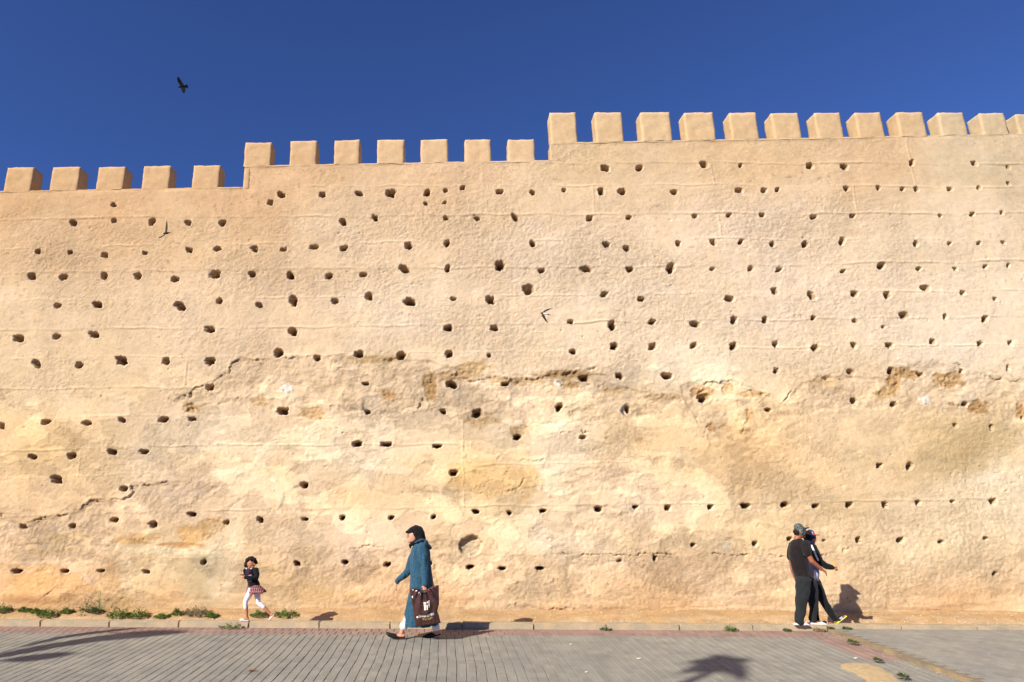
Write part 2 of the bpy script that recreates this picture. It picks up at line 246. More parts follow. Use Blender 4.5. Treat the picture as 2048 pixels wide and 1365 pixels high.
# exposed earth, stones, stains: x, y, rx, ry, sRGB, strength, recess m (negative = proud), soft edge
PATCH = [(626,826,32,11,(205,162,108),.8,.03,.35),(520,803,17,10,(206,166,112),.8,.02,.4),(383,817,14,11,(204,158,104),.95,.07,.25),(860,776,13,26,(206,156,92),.9,.04,.3),(777,790,20,12,(196,148,92),.9,.05,.3),
(944,735,36,16,(208,166,106),.75,.02,.4),(1130,750,64,8,(190,146,92),.75,.04,.4),(1030,762,60,7,(196,152,98),.6,.03,.4),(900,752,40,9,(200,156,100),.6,.03,.4),(960,840,36,14,(214,172,112),.6,.02,.4),(1040,860,24,12,(206,166,112),.7,.03,.4),
(760,718,60,8,(212,170,106),.6,.02,.5),(1897,762,32,16,(200,156,100),.85,.04,.3),(1787,768,14,20,(202,152,92),.9,.045,.3),(1813,747,26,12,(204,158,98),.9,.04,.3),(1765,787,17,11,(202,156,98),.85,.04,.3),(1958,816,21,13,(186,138,84),.95,.04,.2),
(2042,821,8,16,(196,146,92),.9,.04,.3),(1425,854,10,10,(190,140,88),.9,.035,.25),(1498,831,9,13,(200,150,92),.85,.03,.3),(1489,861,8,8,(196,148,92),.85,.03,.3),(1904,809,6,4,(180,126,78),.9,.03,.2),(1649,764,32,11,(224,184,128),.7,.015,.4),
(1505,788,30,7,(206,162,108),.8,.03,.35),(1454,777,12,10,(206,162,108),.8,.03,.35),(1402,782,24,12,(196,150,98),.9,.05,.3),(1130,770,26,8,(214,168,104),.7,.02,.4),(1225,785,26,9,(214,176,118),.6,.02,.4),(1320,795,34,8,(208,166,112),.6,.02,.4),(1278,882,9,8,(196,150,106),.7,.012,.3),
(575,777,12,9,(252,246,238),.95,-.02,.15),(1117,766,8,8,(250,246,240),.95,-.03,.15),(1850,801,11,9,(252,244,228),.95,-.02,.15),(1537,835,4,3,(250,246,240),.9,-.02,.2),(1486,846,3,3,(245,240,235),.9,-.02,.2),(548,962,7,5,(250,242,228),.8,-.01,.3),(1452,1091,9,9,(248,232,204),.8,-.005,.2),(829,755,3,3,(252,248,240),.9,-.02,.2),
(1440,835,26,14,(206,192,172),.5,0,.6),(1935,795,22,12,(212,196,170),.5,0,.6),(735,812,26,20,(206,184,154),.5,0,.6),
(1935,885,85,46,(196,172,124),.75,0,.95),(1990,880,60,40,(206,178,128),.6,0,.9),(1890,930,40,24,(202,180,132),.5,0,.9),(1930,905,14,14,(204,160,104),.5,0,.7),(1720,915,40,26,(206,180,132),.6,0,.9),(1690,1000,60,36,(214,186,136),.6,0,.9),(1560,1070,60,40,(222,192,142),.6,0,.9),(1480,1060,40,30,(224,194,144),.5,0,.9),(1560,945,150,40,(234,194,138),.5,0,.9),(1490,885,110,60,(232,190,132),.6,0,.9),(1330,900,40,70,(234,194,140),.5,0,.9),
(985,958,75,42,(240,198,136),.8,0,.3),(930,905,40,26,(242,204,146),.6,0,.6),(760,990,90,36,(240,202,146),.55,0,.7),(830,925,40,20,(240,202,146),.5,0,.7),(400,925,75,24,(238,200,146),.6,0,.6),(60,895,80,60,(232,194,134),.4,0,.9),(560,945,50,22,(232,196,142),.5,0,.8),
(350,985,60,10,(222,198,168),.5,0,.7),(395,1150,55,42,(176,156,116),.75,0,.95),(410,1125,26,22,(150,138,104),.7,0,.9),(300,1160,30,40,(200,174,126),.55,0,.95),(420,1180,40,30,(190,172,138),.6,0,.9),(440,1170,30,30,(244,222,188),.5,0,.8),(340,1195,30,22,(212,164,110),.6,0,.9),
(75,1160,46,24,(218,164,102),.8,.012,.15),(150,1165,60,18,(222,172,112),.75,.008,.3),(225,1150,30,24,(220,172,114),.7,0,.6),(60,1200,80,12,(206,150,92),.8,0,.8),(90,1137,36,5,(216,160,98),.8,.008,.3),(180,1158,16,10,(218,188,158),.7,0,.5),
(265,1082,30,8,(222,172,108),.85,.012,.3),(290,1075,40,7,(226,180,118),.8,.01,.3),(390,1070,36,20,(224,172,106),.85,.012,.25),(360,1092,50,6,(206,146,86),.85,.014,.3),(430,1050,26,14,(226,178,116),.7,.01,.3),(120,1075,60,12,(236,202,148),.7,-.008,.4),(110,1102,60,10,(236,202,150),.6,-.006,.5),
(300,1100,70,8,(250,226,184),.7,-.012,.5),(380,1105,60,9,(250,226,184),.7,-.012,.5),(440,1100,30,40,(250,226,186),.6,0,.8),(250,1130,14,50,(250,226,186),.6,-.008,.6),(470,1060,16,60,(250,226,186),.6,0,.8),
(640,1190,70,18,(232,186,124),.6,0,.6),(590,1165,60,16,(236,196,142),.5,0,.7),(900,1195,60,14,(230,182,126),.6,0,.8),(1100,1208,30,12,(236,194,140),.6,-.012,.3),(1220,1205,34,14,(238,200,150),.6,-.01,.3),(1900,1120,120,26,(252,228,184),.5,0,.9),(1850,1090,60,26,(252,226,178),.6,0,.9),(1960,1000,100,50,(254,230,190),.6,0,.9),
(240,1205,30,9,(208,166,108),.7,.008,.2)]

NX, NZ = 1470, 620
xs = np.concatenate([np.linspace(-20, -11.7, 36)[:-1], np.linspace(-11.7, 14.2, NX), np.linspace(14.2, 24, 40)[1:]])
zs = np.concatenate([[-0.35], np.linspace(-0.12, 10.75, NZ)])
GX, GZ = np.meshgrid(xs, zs, indexing='ij')
PXg, PYg = proj(np.stack([GX, np.full_like(GX, YW), GZ], -1))
# section tops from the photograph (crenel floors)
z_top1 = on_y(200, 379.5, YW)[2]; z_top2 = on_y(800, 326.5, YW)[2]; z_top3 = on_y(1500, 278.5, YW)[2]
x_st2 = on_y(488, 340, YW)[0]; x_st3 = on_y(1101, 300, YW)[0]
top = np.where(GX < x_st2, z_top1, np.where(GX < x_st3, z_top2, z_top3))

disp = 0.018*fbm(GX/1.7, GZ/1.3, 3, 1) + 0.008*fbm(GX/0.42, GZ/0.33, 3, 5)
grain = fbm(GX/0.13, GZ/0.085, 3, 9); gr2 = vnoise(GX/0.045, GZ/0.04, 13)
rough = np.clip(0.62 + 0.45*fbm(PXg/150, PYg/100, 4, 20), 0.25, 1.05)
rough *= 1 - 0.55*sstep(1780, 1860, PXg)*sstep(1000, 700, PYg)            # smoother, newer render at the right end
rough *= 1 - 0.5*sstep(460, 360, PYg)
colr = wall_base(PXg, PYg)*np.array([1.0, 1.006, 1.025])
sp = vnoise(PXg/3.2, PYg/2.6, 101); sp2 = vnoise(PXg/4.5, PYg/3.6, 107); dens = np.clip(.5+.7*fbm(PXg/120, PYg/90, 3, 109), 0, 1)
colr = colr*(1 + .07*np.clip((sp-.55)/.3, 0, 1)*dens - .13*np.clip((sp2-.6)/.25, 0, 1)*dens)[..., None]   # lime lumps and dark grit
colr = colr*(1 + .018*fbm(PXg/26, PYg/260, 3, 111))[..., None]                                           # faint rain streaks
colr = colr*(1 + .02*(.45-rough))[..., None]                                                             # rubbed-smooth render is paler
# streaked lifts of slightly different tone, and joints between them
jit = 2.5*fbm(PXg/60, PYg/300, 3, 31)
for k, c in enumerate(COURSES):
    cx_, cy_ = np.array(c, float).T
    yc = np.interp(PXg, cx_, cy_); d = PYg + jit - yc
    on = sstep(cx_[0]-60, cx_[0]+10, PXg + 0*d) if cx_[0] > 0 else 1.0
    if cx_[-1] < 2000: on = on*sstep(cx_[-1]+60, cx_[-1]-20, PXg)
    br = np.clip(0.55 + 0.8*fbm(PXg/70, np.full_like(PXg, k*3.1), 3, 33), 0.05, 1.25)
    fade = np.where(PYg > 700, 0.8, 1.0)
    disp += on*br*fade*(0.012*np.exp(-((d+1.0)/1.9)**2) - 0.005*np.exp(-((d-2.2)/1.8)**2))
    colr = colr*(1 + (0.05*on*br*np.exp(-((d+0.8)/2.2)**2))[..., None])
    disp += on*0.004*(1 if k % 2 else -1)*sstep(0, 3, d)*sstep(60, 40, d)
# upright board joints
for (x, y0, y1) in [(470,360,378),(1423,327,371),(1437,428,480),(1185,371,432),(1198,480,535),(375,718,778),(163,902,957),(1705,371,428),(1812,280,371),(1195,371,400),(925,840,1020)]:
    xc = x + (PYg-y0)*(x-PCX)/4700.0; d = PXg - xc + 1.5*vnoise(PYg/9, PXg*0, 3)
    on = sstep(y0-2, y0+3, PYg)*sstep(y1+2, y1-3, PYg)
    disp += on*(0.008*np.exp(-(d/1.8)**2) - 0.003*np.exp(-((d-3)/1.5)**2)); colr = colr*(1+0.04*(on*np.exp(-(d/2.5)**2))[..., None])

def window(x0, x1, y0, y1):
    a = on_y(x0, y0, YW); b = on_y(x1, y1, YW); c = on_y(x0, y1, YW); d = on_y(x1, y0, YW)
    X0 = min(a[0], c[0])-.05; X1 = max(b[0], d[0])+.05; Z0 = min(b[2], c[2])-.05; Z1 = max(a[2], d[2])+.05
    return slice(*np.searchsorted(xs, [X0, X1])), slice(*np.searchsorted(zs, [Z0, Z1]))
def inside(px, py, poly):
    r = np.zeros(px.shape, bool); n = len(poly)
    for i in range(n):
        x0, y0 = poly[i]; x1, y1 = poly[(i+1) % n]
        if y0 == y1: continue
        cnd = ((y0 > py) != (y1 > py)) & (px < (x1-x0)*(py-y0)/(y1-y0) + x0)
        r ^= cnd
    return r
def poly_dist(px, py, pts):
    best = np.full(px.shape, 1e9); side = np.zeros(px.shape); along = np.zeros(px.shape); acc = 0
    for (x0, y0), (x1, y1) in zip(pts[:-1], pts[1:]):
        dx, dy = x1-x0, y1-y0; L2 = dx*dx+dy*dy
        t = np.clip(((px-x0)*dx+(py-y0)*dy)/L2, 0, 1); qx = px-(x0+t*dx); qy = py-(y0+t*dy); d = np.hypot(qx, qy)
        up = d < best; best = np.where(up, d, best); side = np.where(up, qy, side); along = np.where(up, acc+t*sqrt(L2), along); acc += sqrt(L2)
    return best, side, along/acc

wx = 5.0*fbm(PXg/16, PYg/16, 4, 50); wy = 4.4*fbm(PXg/18, PYg/13, 4, 53)
for poly, rec, rg, c, bl in REGIONS:
    q = np.array(poly); w = window(q[:, 0].min()-15, q[:, 0].max()+15, q[:, 1].min()-15, q[:, 1].max()+15)
    m = inside(PXg[w]+wx[w], PYg[w]+wy[w], poly).astype(float)
    for _ in range(2):   # soften by one cell
        m[1:-1, 1:-1] = (m[1:-1, 1:-1]*2 + m[:-2, 1:-1] + m[2:, 1:-1] + m[1:-1, :-2] + m[1:-1, 2:])/6
    disp[w] -= m*(.8*rec + 0.9*rec*fbm(PXg[w]/25, PYg[w]/18, 4, 60)); rough[w] = np.clip(rough[w] + m*rg*0.45, 0, 1.4)
    if c is not None: colr[w] = colr[w]*(1-m[..., None]*bl) + np.array(c)*m[..., None]*bl
for x, y, rx, ry, c, st, rec, soft in PATCH:
    e = 1.6 if soft > .6 else 1.35
    w = window(x-rx*e-6, x+rx*e+6, y-ry*e-6, y+ry*e+6)
    r = np.hypot((PXg[w]-x)/rx, (PYg[w]-y)/ry) + 0.42*fbm(PXg[w]/max(5, rx*.45), PYg[w]/max(4, ry*.55), 4, int(x) % 97)
    m = sstep(1+soft*.6, 1-soft*.8, r); md = sstep(1.25, .35, r)
    st = st*(.72 if soft > .5 else .95); cc_ = np.array(c)*.85 + np.array((246,220,180))*.15 if soft > .5 else (np.array(c)*.72 + np.array((240,208,160))*.28 if rec > 0 else np.minimum(np.array(c), (246,234,214)))
    colr[w] = colr[w]*(1-m[..., None]*st) + cc_*m[..., None]*st
    if rec:
        disp[w] -= (md if rec > 0 else m)*rec*.55*(1 + 0.9*fbm(PXg[w]/6, PYg[w]/5, 3, 77)); rough[w] = np.clip(rough[w]+0.5*m*(rec > 0), 0, 1.4)
# hollow beside the woman
w = window(905, 975, 1065, 1120); a_, b_ = PXg[w]+wx[w]*.8, PYg[w]+wy[w]*.8
m = (np.hypot((PXg[w]-941)/23, (PYg[w]-1092)/(18+2*(PXg[w] > 935))) + .12*fbm(PXg[w]/9, PYg[w]/9, 4, 66) < 1).astype(float)
m[1:-1, 1:-1] = (m[1:-1, 1:-1]*2 + m[:-2, 1:-1] + m[2:, 1:-1] + m[1:-1, :-2] + m[1:-1, 2:])/6
disp[w] -= m*(0.13 - 0.0016*(b_-1073)*1.2 + 0.02*fbm(a_/8, b_/6, 3, 71)); rough[w] += m*.8
colr[w] = colr[w]*(1-m[..., None]*.8) + np.array((222,196,158))*m[..., None]*.8

# thin coats of render flaked off in scales over the lower half
zone = sstep(690, 800, PYg + 40*fbm(PXg/200, PYg/200, 2, 130))*sstep(1206, 1188, PYg)*(1 - .6*sstep(1500, 1750, PXg))
for sx_, sy_, th_, t0, sd0 in ((95, 60, .008, .05, 121), (52, 36, .006, .22, 124), (150, 70, .007, -.1, 127)):
    fl = sstep(t0-.035, t0+.035, fbm(PXg/sx_, PYg/sy_, 5, sd0))
    disp += zone*th_*fl; colr = colr*(1 + zone*(.055*fl - .02))[..., None]; rough *= 1 - .28*zone*fl
disp += rough*(0.0060*grain + 0.0085*gr2 + 0.0050*vnoise(GX/0.036, GZ/0.033, 15))
for pts, dep, hw, lip in CRACKS:
    q = np.array(pts); w = window(q[:, 0].min()-16, q[:, 0].max()+16, q[:, 1].min()-16, q[:, 1].max()+16)
    jx_ = 2.6*vnoise(PXg[w]/4.5, PYg[w]/4.5, 83); jy_ = 2.6*vnoise(PXg[w]/4.5, PYg[w]/4.5, 86)
    a, sd_, al = poly_dist(PXg[w]+wx[w]*.5+jx_, PYg[w]+wy[w]*.5+jy_, pts); hw = hw*np.clip(.75+.8*vnoise(PXg[w]/9, PYg[w]/9, 88), .3, 1.4)
    br = np.clip(0.55 + 1.1*fbm(PXg[w]/16, PYg[w]/16, 3, 80), 0.0, 1.2)*sstep(0, .05, al)*sstep(1, .95, al)
    disp[w] -= dep*br*sstep(hw*1.35, hw*.4, a)
    if lip: disp[w] += .7*lip*br*np.where(sd_ < 0, sstep(11, 1.5, a), 0)
hr = np.random.default_rng(11)
hole_v = np.zeros_like(disp)
for x, y, ww, hh, shallow in HOLES:
    w = window(x-ww*1.1-3, x+ww*1.1+3, y-hh*1.1-3, y+hh*1.1+3)
    a, b = PXg[w]-x, PYg[w]-y; th = np.arctan2(b, a); s = hr.random()*100
    wob = 1 + 0.19*vnoise(np.cos(th)*1.6+s, np.sin(th)*1.6+s, 5) + 0.17*vnoise(np.cos(th)*4+s, np.sin(th)*4+s, 8)
    sk_, fl_ = hr.uniform(-.35, .35), hr.uniform(0, .5); a = a + sk_*b; b = b*np.where(b < 0, 1+fl_, 1.0)      # skewed, flat-topped like the form boards left them
    ex = hr.choice([2.0, 2.3, 2.8, 3.4])
    R1 = (np.abs(a/(ww*.50))**ex + np.abs(b/(hh*.50))**ex)**(1/ex)/wob               # flared mouth
    ox, oy = ww*hr.uniform(-.02, .13), hh*hr.uniform(.02, .16); sc = hr.uniform(.29, .38)
    R2 = (np.abs((a-ox)/(ww*sc))**ex + np.abs((b-oy)/(hh*sc))**ex)**(1/ex)/wob        # the shaft
    size = sqrt(ww*hh)/95
    if shallow:
        d = 0.45*size*sstep(1.0, .55, R1)*(1 + .35*fbm(a/3, b/3, 2, 6)) + 0.4*size*sstep(1.0, .6, R2)
    else:
        fl = hr.uniform(.05, .09)
        d = fl*sstep(1.05, .72, R1)*(1 + .5*fbm(a/3.5, b/3.5, 2, 4)) + hr.uniform(.34, .40)*sstep(1.10, .90, R2)
    d = d - 0.008*np.exp(-((R1-1.18)/.12)**2)*(b > -hh*.1)                            # crumbly raised rim below
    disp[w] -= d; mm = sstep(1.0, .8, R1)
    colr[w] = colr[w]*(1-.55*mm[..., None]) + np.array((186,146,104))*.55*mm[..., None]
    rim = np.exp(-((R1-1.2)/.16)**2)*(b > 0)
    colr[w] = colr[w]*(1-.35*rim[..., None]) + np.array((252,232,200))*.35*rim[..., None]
# small pits in the render
for _ in range(420):
    x, y = hr.uniform(0, 2048), hr.uniform(420, 1205); w = window(x-4, x+4, y-4, y+4)
    disp[w] -= hr.uniform(.008, .03)*sstep(hr.uniform(1.4, 2.6), .6, np.hypot((PXg[w]-x)*hr.uniform(.5, 1.2), PYg[w]-y))
# wall foot: the render flares a little and is undercut in places
foot = sstep(1196, 1216, PYg); disp += 0.02*foot*(0.5+fbm(PXg/60, PYg/12, 3, 91))
edge = sstep(0.0, 0.10, top - GZ); disp *= np.where(top-GZ < .1, np.clip(edge, 0.15, 1), 1.0)
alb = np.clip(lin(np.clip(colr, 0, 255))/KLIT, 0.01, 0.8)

V = np.stack([GX, YW - disp, np.minimum(GZ, top)], -1).reshape(-1, 3)
nx, nz = len(xs), len(zs)
ii, jj = np.meshgrid(np.arange(nx-1), np.arange(nz-1), indexing='ij')
keep = (GZ[:-1, :-1] < np.minimum(top[:-1, :-1], top[1:, :-1]) - 1e-4)
a = (ii*nz + jj)[keep]; Q = np.stack([a, a+nz, a+nz+1, a+1], -1)
used = np.zeros(len(V), bool); used[Q.ravel()] = True; remap = np.cumsum(used)-1
wall = tag(empty('rampart_wall', (0, YW, 0)), 'tall sand-coloured earthen rampart wall with battlements and rows of scaffold holes', 'wall')
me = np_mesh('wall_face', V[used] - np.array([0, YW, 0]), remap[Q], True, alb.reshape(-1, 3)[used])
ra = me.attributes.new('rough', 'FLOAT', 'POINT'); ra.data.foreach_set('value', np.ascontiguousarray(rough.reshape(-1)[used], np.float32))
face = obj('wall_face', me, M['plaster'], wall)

def rough_block(name, x0, x1, y0, y1, z0, z1, parent, res=0.06, amp=0.008, rnd=0.02, tint=None, taper=0.0, seed=0, skip_bottom=True):
    """a plastered block with worn edges; coordinates relative to the parent"""
    bm = bmesh.new()
    sx, sy, sz = x1-x0, y1-y0, z1-z0
    nxx, nyy, nzz = max(2, int(sx/res)), max(2, int(sy/res)), max(2, int(sz/res))
    vs = {}
    def vert(i, j, k):
        if (i, j, k) not in vs:
            p = [i/nxx, j/nyy, k/nzz]; q = Vector((x0+p[0]*sx, y0+p[1]*sy, z0+p[2]*sz))
            cxm, cym = (x0+x1)/2, (y0+y1)/2; t = p[2]*taper
            q.x += (cxm-q.x)*t; q.y += (cym-q.y)*t*.5
            # worn arrises
            ex = min(p[0], 1-p[0])*sx; ey = min(p[1], 1-p[1])*sy; ez = (1-p[2])*sz
            n_e = sum(e < rnd for e in (ex, ey, ez))
            nv = mnoise.noise_vector(Vector((q.x*5+seed, q.y*5, q.z*5)))*amp + mnoise.noise_vector(Vector((q.x*17+seed, q.y*17, q.z*17)))*amp*.6
            if n_e >= 2:
                sh = rnd*(.5+.5*abs(mnoise.noise(Vector((q.x*9+seed, q.y*9, q.z*9)))))
                if ex < rnd: q.x += sh*.5 if p[0] < .5 else -sh*.5
                if ey < rnd: q.y += sh*.5 if p[1] < .5 else -sh*.5
                if ez < rnd: q.z -= sh*.5
            vs[i, j, k] = bm.verts.new(q+nv)
        return vs[i, j, k]
    def quad(*ix): bm.faces.new([vert(*i) for i in ix])
    for i in range(nxx):
        for k in range(nzz):
            quad((i,0,k),(i+1,0,k),(i+1,0,k+1),(i,0,k+1)); quad((i,nyy,k),(i,nyy,k+1),(i+1,nyy,k+1),(i+1,nyy,k))
        for j in range(nyy): quad((i,j,nzz),(i+1,j,nzz),(i+1,j+1,nzz),(i,j+1,nzz))
    for j in range(nyy):
        for k in range(nzz):
            quad((0,j,k),(0,j,k+1),(0,j+1,k+1),(0,j+1,k)); quad((nxx,j,k),(nxx,j+1,k),(nxx,j+1,k+1),(nxx,j,k+1))
    me = bpy.data.meshes.new(name); bm.to_mesh(me); bm.free()
    me.polygons.foreach_set('use_smooth', [True]*len(me.polygons))
    co = np.empty(len(me.vertices)*3, np.float32); me.vertices.foreach_get('co', co); co = co.reshape(-1, 3)
    if tint is None:
        px, py = proj(co.astype(float) + np.array([0, YW, 0])); cc = wall_base(np.clip(px, 0, 2048), np.clip(py, 290, 1300))
        f = np.clip((co[:, 2]-z0)/sz, 0, 1); cc = cc*(1 + 0.05*(f > .93))[:, None]; cc = lin(np.clip(cc, 0, 255))/KLIT
    else: cc = np.tile(np.array(tint), (len(co), 1))
    at = me.attributes.new('tint', 'FLOAT_COLOR', 'POINT'); at.data.foreach_set('color', np.c_[cc, np.ones(len(co))].astype(np.float32).ravel())
    r_ = me.attributes.new('rough', 'FLOAT', 'POINT'); r_.data.foreach_set('value', np.full(len(co), .3, np.float32))
    return obj(name, me, M['plaster'], parent)
TH = 0.40
# parapet blocks behind the face (tops of the three stretches), body of the wall behind
for x0, x1, zt, dz in ((-20, x_st2-.012, z_top1, .3), (x_st2+.02, x_st3-.012, z_top2, .36), (x_st3+.02, 24, z_top3, .5)):
    rough_block('parapet', x0, x1, 0.05, TH-.01, zt-dz, zt-.02, wall, res=.25, amp=.0, rnd=.0, seed=zt)
    rough_block('coping', x0-(0 if x0 < -19 else .02), x1, -0.004, TH, zt-.035, zt+.012, wall, res=.05, amp=.006, rnd=.02, seed=zt)
for xs_, zl, zh in ((x_st2, z_top1, z_top2), (x_st3, z_top2, z_top3)):
    rough_block('step_edge', xs_, xs_+.16, 0.006, TH-.005, zl-.03, zh-.02, wall, res=.05, amp=.005, rnd=.02, seed=zl)
core = rough_block('wall_core', -20, 24, 0.45, 2.2, -.3, z_top1-.35, wall, res=3.0, amp=0, rnd=0)

def merlon(xl, xr, yt, zfl, seed):
    a = on_y(xl, yt, YW); b = on_y(xr, yt, YW); zt = (a[2]+b[2])/2
    rough_block('merlon', a[0], b[0], -0.006 + .006*sin(seed), TH-.02, zfl-.01, zt, wall, res=.045, amp=.012, rnd=.016+.016*abs(sin(seed*2.3)), seed=seed*3.7, taper=0.0)
ML = [(-171,-116,336),(-78,-22,336),(15.4,69.5,335),(106,161.5,334.5),(198,252,334),(288,342.6,332),(387.5,441,331)]
M2 = [(490.5,544,285),(581,634.5,281.5),(669,720.5,280.5),(754.7,808.8,280),(841,896,279.5),(929,981.5,279),(1015,1068.5,278.8)]
M3 = [(1099,1151.5,225.5),(1188.6,1243.4,224.5),(1279,1339,224.5),(1366.7,1425.5,225.5),(1457.4,1511.8,225.5),(1541.4,1596,225.5),(1627.7,1680,225),(1709,1761,225.5),(1791,1844.7,225),(1874,1926,225.5),(1957,2008,226),(2030,2084,228),(2110,2163,228)]
sd_i = 1
for lst, zf in ((ML, z_top1), (M2, z_top2), (M3, z_top3)):
    for xl, xr, yt in lst: merlon(xl, xr, yt, zf, sd_i); sd_i += 1

# ------------------------------------------------------------------ ground, paving, kerb, bank
def sheet(name, x0, x1, prof, mat, dx=None):
    """a sheet following the profile [(y, z), ...]"""
    X = np.linspace(x0, x1, 2 if dx is None else int((x1-x0)/dx)+1)
    V_ = [(x, y, z) for x in X for y, z in prof]; n = len(prof)
    F_ = [(i*n+j, (i+1)*n+j, (i+1)*n+j+1, i*n+j+1) for i in range(len(X)-1) for j in range(n-1)]
    return tag(obj(name, mesh(name, V_, F_), mat), kind='structure')
M['soil'] = simple_mat('soil', (176,158,128), 0.95, .15, 3, .4, coords='Generated')
M['asphalt'] = simple_mat('asphalt', (92,90,88), 0.92, .15, 40, .3)
sheet('ground', -600, 600, [(-600, -.62), (4.8, -.56), (13.0, -.16), (15.0, -.16), (900, -.16)], M['soil'])
sheet('road', -300, 300, [(-250, -.44), (5.3, SLOPE*(5.3-YK)-.07)], M['asphalt'])

PW, PL, RED_ROWS, RED_L = 0.128, 0.208, 2, 0.25            # paver width (along x), length (towards the wall), red border rows
Y_RED = YK - RED_ROWS*RED_L
X_EDGE = 6.36                                              # low edging stones of the side path start here
X_REDCOL = X_EDGE - 4*PW
def paver_mat(name, srgb, var=.10):
    m, n, l, b = new_mat(name, 0.88, 0.25)
    geo = n.new('ShaderNodeNewGeometry'); P = geo.outputs['Position']
    sn = nd(n, 'ShaderNodeVectorMath', _operation='SNAP'); l.new(P, sn.inputs[0]); sn.inputs[1].default_value = (PW, PL, 50)
    wv = nd(n, 'ShaderNodeTexWhiteNoise', _noise_dimensions='3D'); l.new(sn.outputs[0], wv.inputs[0])
    c = mixc(n, l, 1.0, tuple(lin(srgb)), ramp(n, l, wv.outputs[0], [(0, 1-var), (1, 1+var)]), 'MULTIPLY')
    n1 = nd(n, 'ShaderNodeTexNoise', Scale=1.3, Detail=6.0, Roughness=0.65); l.new(P, n1.inputs[0])
    c = mixc(n, l, 1.0, c, ramp(n, l, n1.outputs[0], [(0.3, (0.86, .86, .88)), (0.7, (1.12, 1.10, 1.05))]), 'MULTIPLY')
    n2 = nd(n, 'ShaderNodeTexNoise', Scale=90.0, Detail=5.0, Roughness=0.75); l.new(P, n2.inputs[0])
    c = mixc(n, l, 1.0, c, ramp(n, l, n2.outputs[0], [(0.3, .80), (0.7, 1.18)]), 'MULTIPLY')
    # drifted sand
    n3 = nd(n, 'ShaderNodeTexNoise', Scale=3.3, Detail=8.0, Roughness=0.7); l.new(P, n3.inputs[0])
    c = mixc(n, l, ramp(n, l, n3.outputs[0], [(0.58, 0.0), (0.74, 0.38)]), c, tuple(lin((205,184,148))*.75))
    l.new(c, b.inputs['Base Color'])
    bp = nd(n, 'ShaderNodeBump', Strength=0.35, Distance=0.004); l.new(n2.outputs[0], bp.inputs['Height']); l.new(bp.outputs[0], b.inputs['Normal'])
    return m
M['paver'] = paver_mat('grey_paver', (139,135,124)); M['paver_red'] = paver_mat('red_paver', (147,122,110))
M['joint'] = simple_mat('joint_sand', (150,136,110), 0.95, .2, 25, .3)

def paver_mesh(w, l_, h=.06, c=.005):
    a, b, d = w/2, l_/2, c
    v = [(-a,-b,-h),(a,-b,-h),(a,b,-h),(-a,b,-h),(-a,-b,-d),(a,-b,-d),(a,b,-d),(-a,b,-d),(-a+d,-b+.001,0),(a-d,-b+.001,0),(a-d,b-.001,0),(-a+d,b-.001,0)]
    f = [(8,9,10,11)] + [(i, (i+1) % 4, (i+1) % 4+4, i+4) for i in range(4)] + [(i+4, (i+1) % 4+4, (i+1) % 4+8, i+8) for i in range(4)]
    return np.array(v), np.array(f)
GAP = 0.0052
pg = np.random.default_rng(5)
pave = tag(empty('pavement', (0, YK, 0)), kind='structure')
bed = obj('joint_bed', mesh('joint_bed', [(-18,-7.6,-7.6*SLOPE-.012),(20,-7.6,-7.6*SLOPE-.012),(20,0.02,-.012),(-18,0.02,-.012)], [(0,1,2,3)]), M['joint'], pave)
cells = []                                                # (x, y, red, w, l) centre in world coordinates
nrow = 31
for r in range(nrow):
    y = Y_RED - (r+.5)*PL
    k0 = int(math.floor(-15/PW)); k1 = int(round(X_REDCOL/PW))
    for k in range(k0, k1): cells.append(((k+.5)*PW + (X_REDCOL-k1*PW), y, False, PW, PL))
    for k in range(4): cells.append((X_REDCOL + (k+.5)*PW, y, y > 10.2, PW, PL))
for r in range(RED_ROWS):
    y = YK - (r+.5)*RED_L
    n0 = int((X_EDGE+15)/PW)
    for k in range(n0): cells.append((X_EDGE - (k+.5)*PW - (PW/2 if r % 2 else 0), y, True, PW, RED_L))
cells = [c for c in cells]
cx_ = np.array([c[0] for c in cells]); cy_ = np.array([c[1] for c in cells])
ppx, ppy = proj(np.stack([cx_, cy_, SLOPE*(cy_-YK)], -1))
vis = (ppx > 4) & (ppx < 2044) & (ppy > 1240) & (ppy < 1362)
order = np.argsort(-np.where(vis, ppy, -1e9))[:300]; single = set(order.tolist())
meshes = {}
for key, (w_, l_) in {'g': (PW-GAP, PL-.0035), 'r': (PW-GAP, RED_L-.006)}.items():
    v, f = paver_mesh(w_, l_)
    for red in (False, True):
        me = mesh('paving_brick', v, [tuple(q) for q in f]); me.materials.append(M['paver_red' if red else 'paver']); meshes[key, red] = me
acc = {False: ([], []), True: ([], [])}
vg, fg = paver_mesh(PW-GAP, PL-.0035); vr, fr = paver_mesh(PW-GAP, RED_L-.006)
for i, (x, y, red, w_, l_) in enumerate(cells):
    jx, jr, jz = pg.normal(0, .0012), pg.normal(0, .010), pg.normal(0, .0005)
    key = 'g' if l_ == PL else 'r'
    # the rows wander a little
    x2 = x + jx + .008*sin(y*2.1+x*.35) + .003*sin(y*5.3+x)
    tx, ty = SLOPE + pg.normal(0, .0025), pg.normal(0, .006)
    if i in single:
        o = bpy.data.objects.new('paving_brick', meshes[key, red]); o.location = (x2, y-YK, SLOPE*(y-YK)+jz); o.rotation_euler = (tx, ty, jr); link(o, pave)
    else:
        v = (vg if key == 'g' else vr); Rm = np.array(Matrix.Rotation(jr, 3, 'Z') @ Matrix.Rotation(ty, 3, 'Y') @ Matrix.Rotation(tx, 3, 'X'))
        A, B = acc[red]; B.append((fg if key == 'g' else fr) + 12*len(A)); A.append(v @ Rm.T + np.array([x2, y-YK, SLOPE*(y-YK)+jz]))
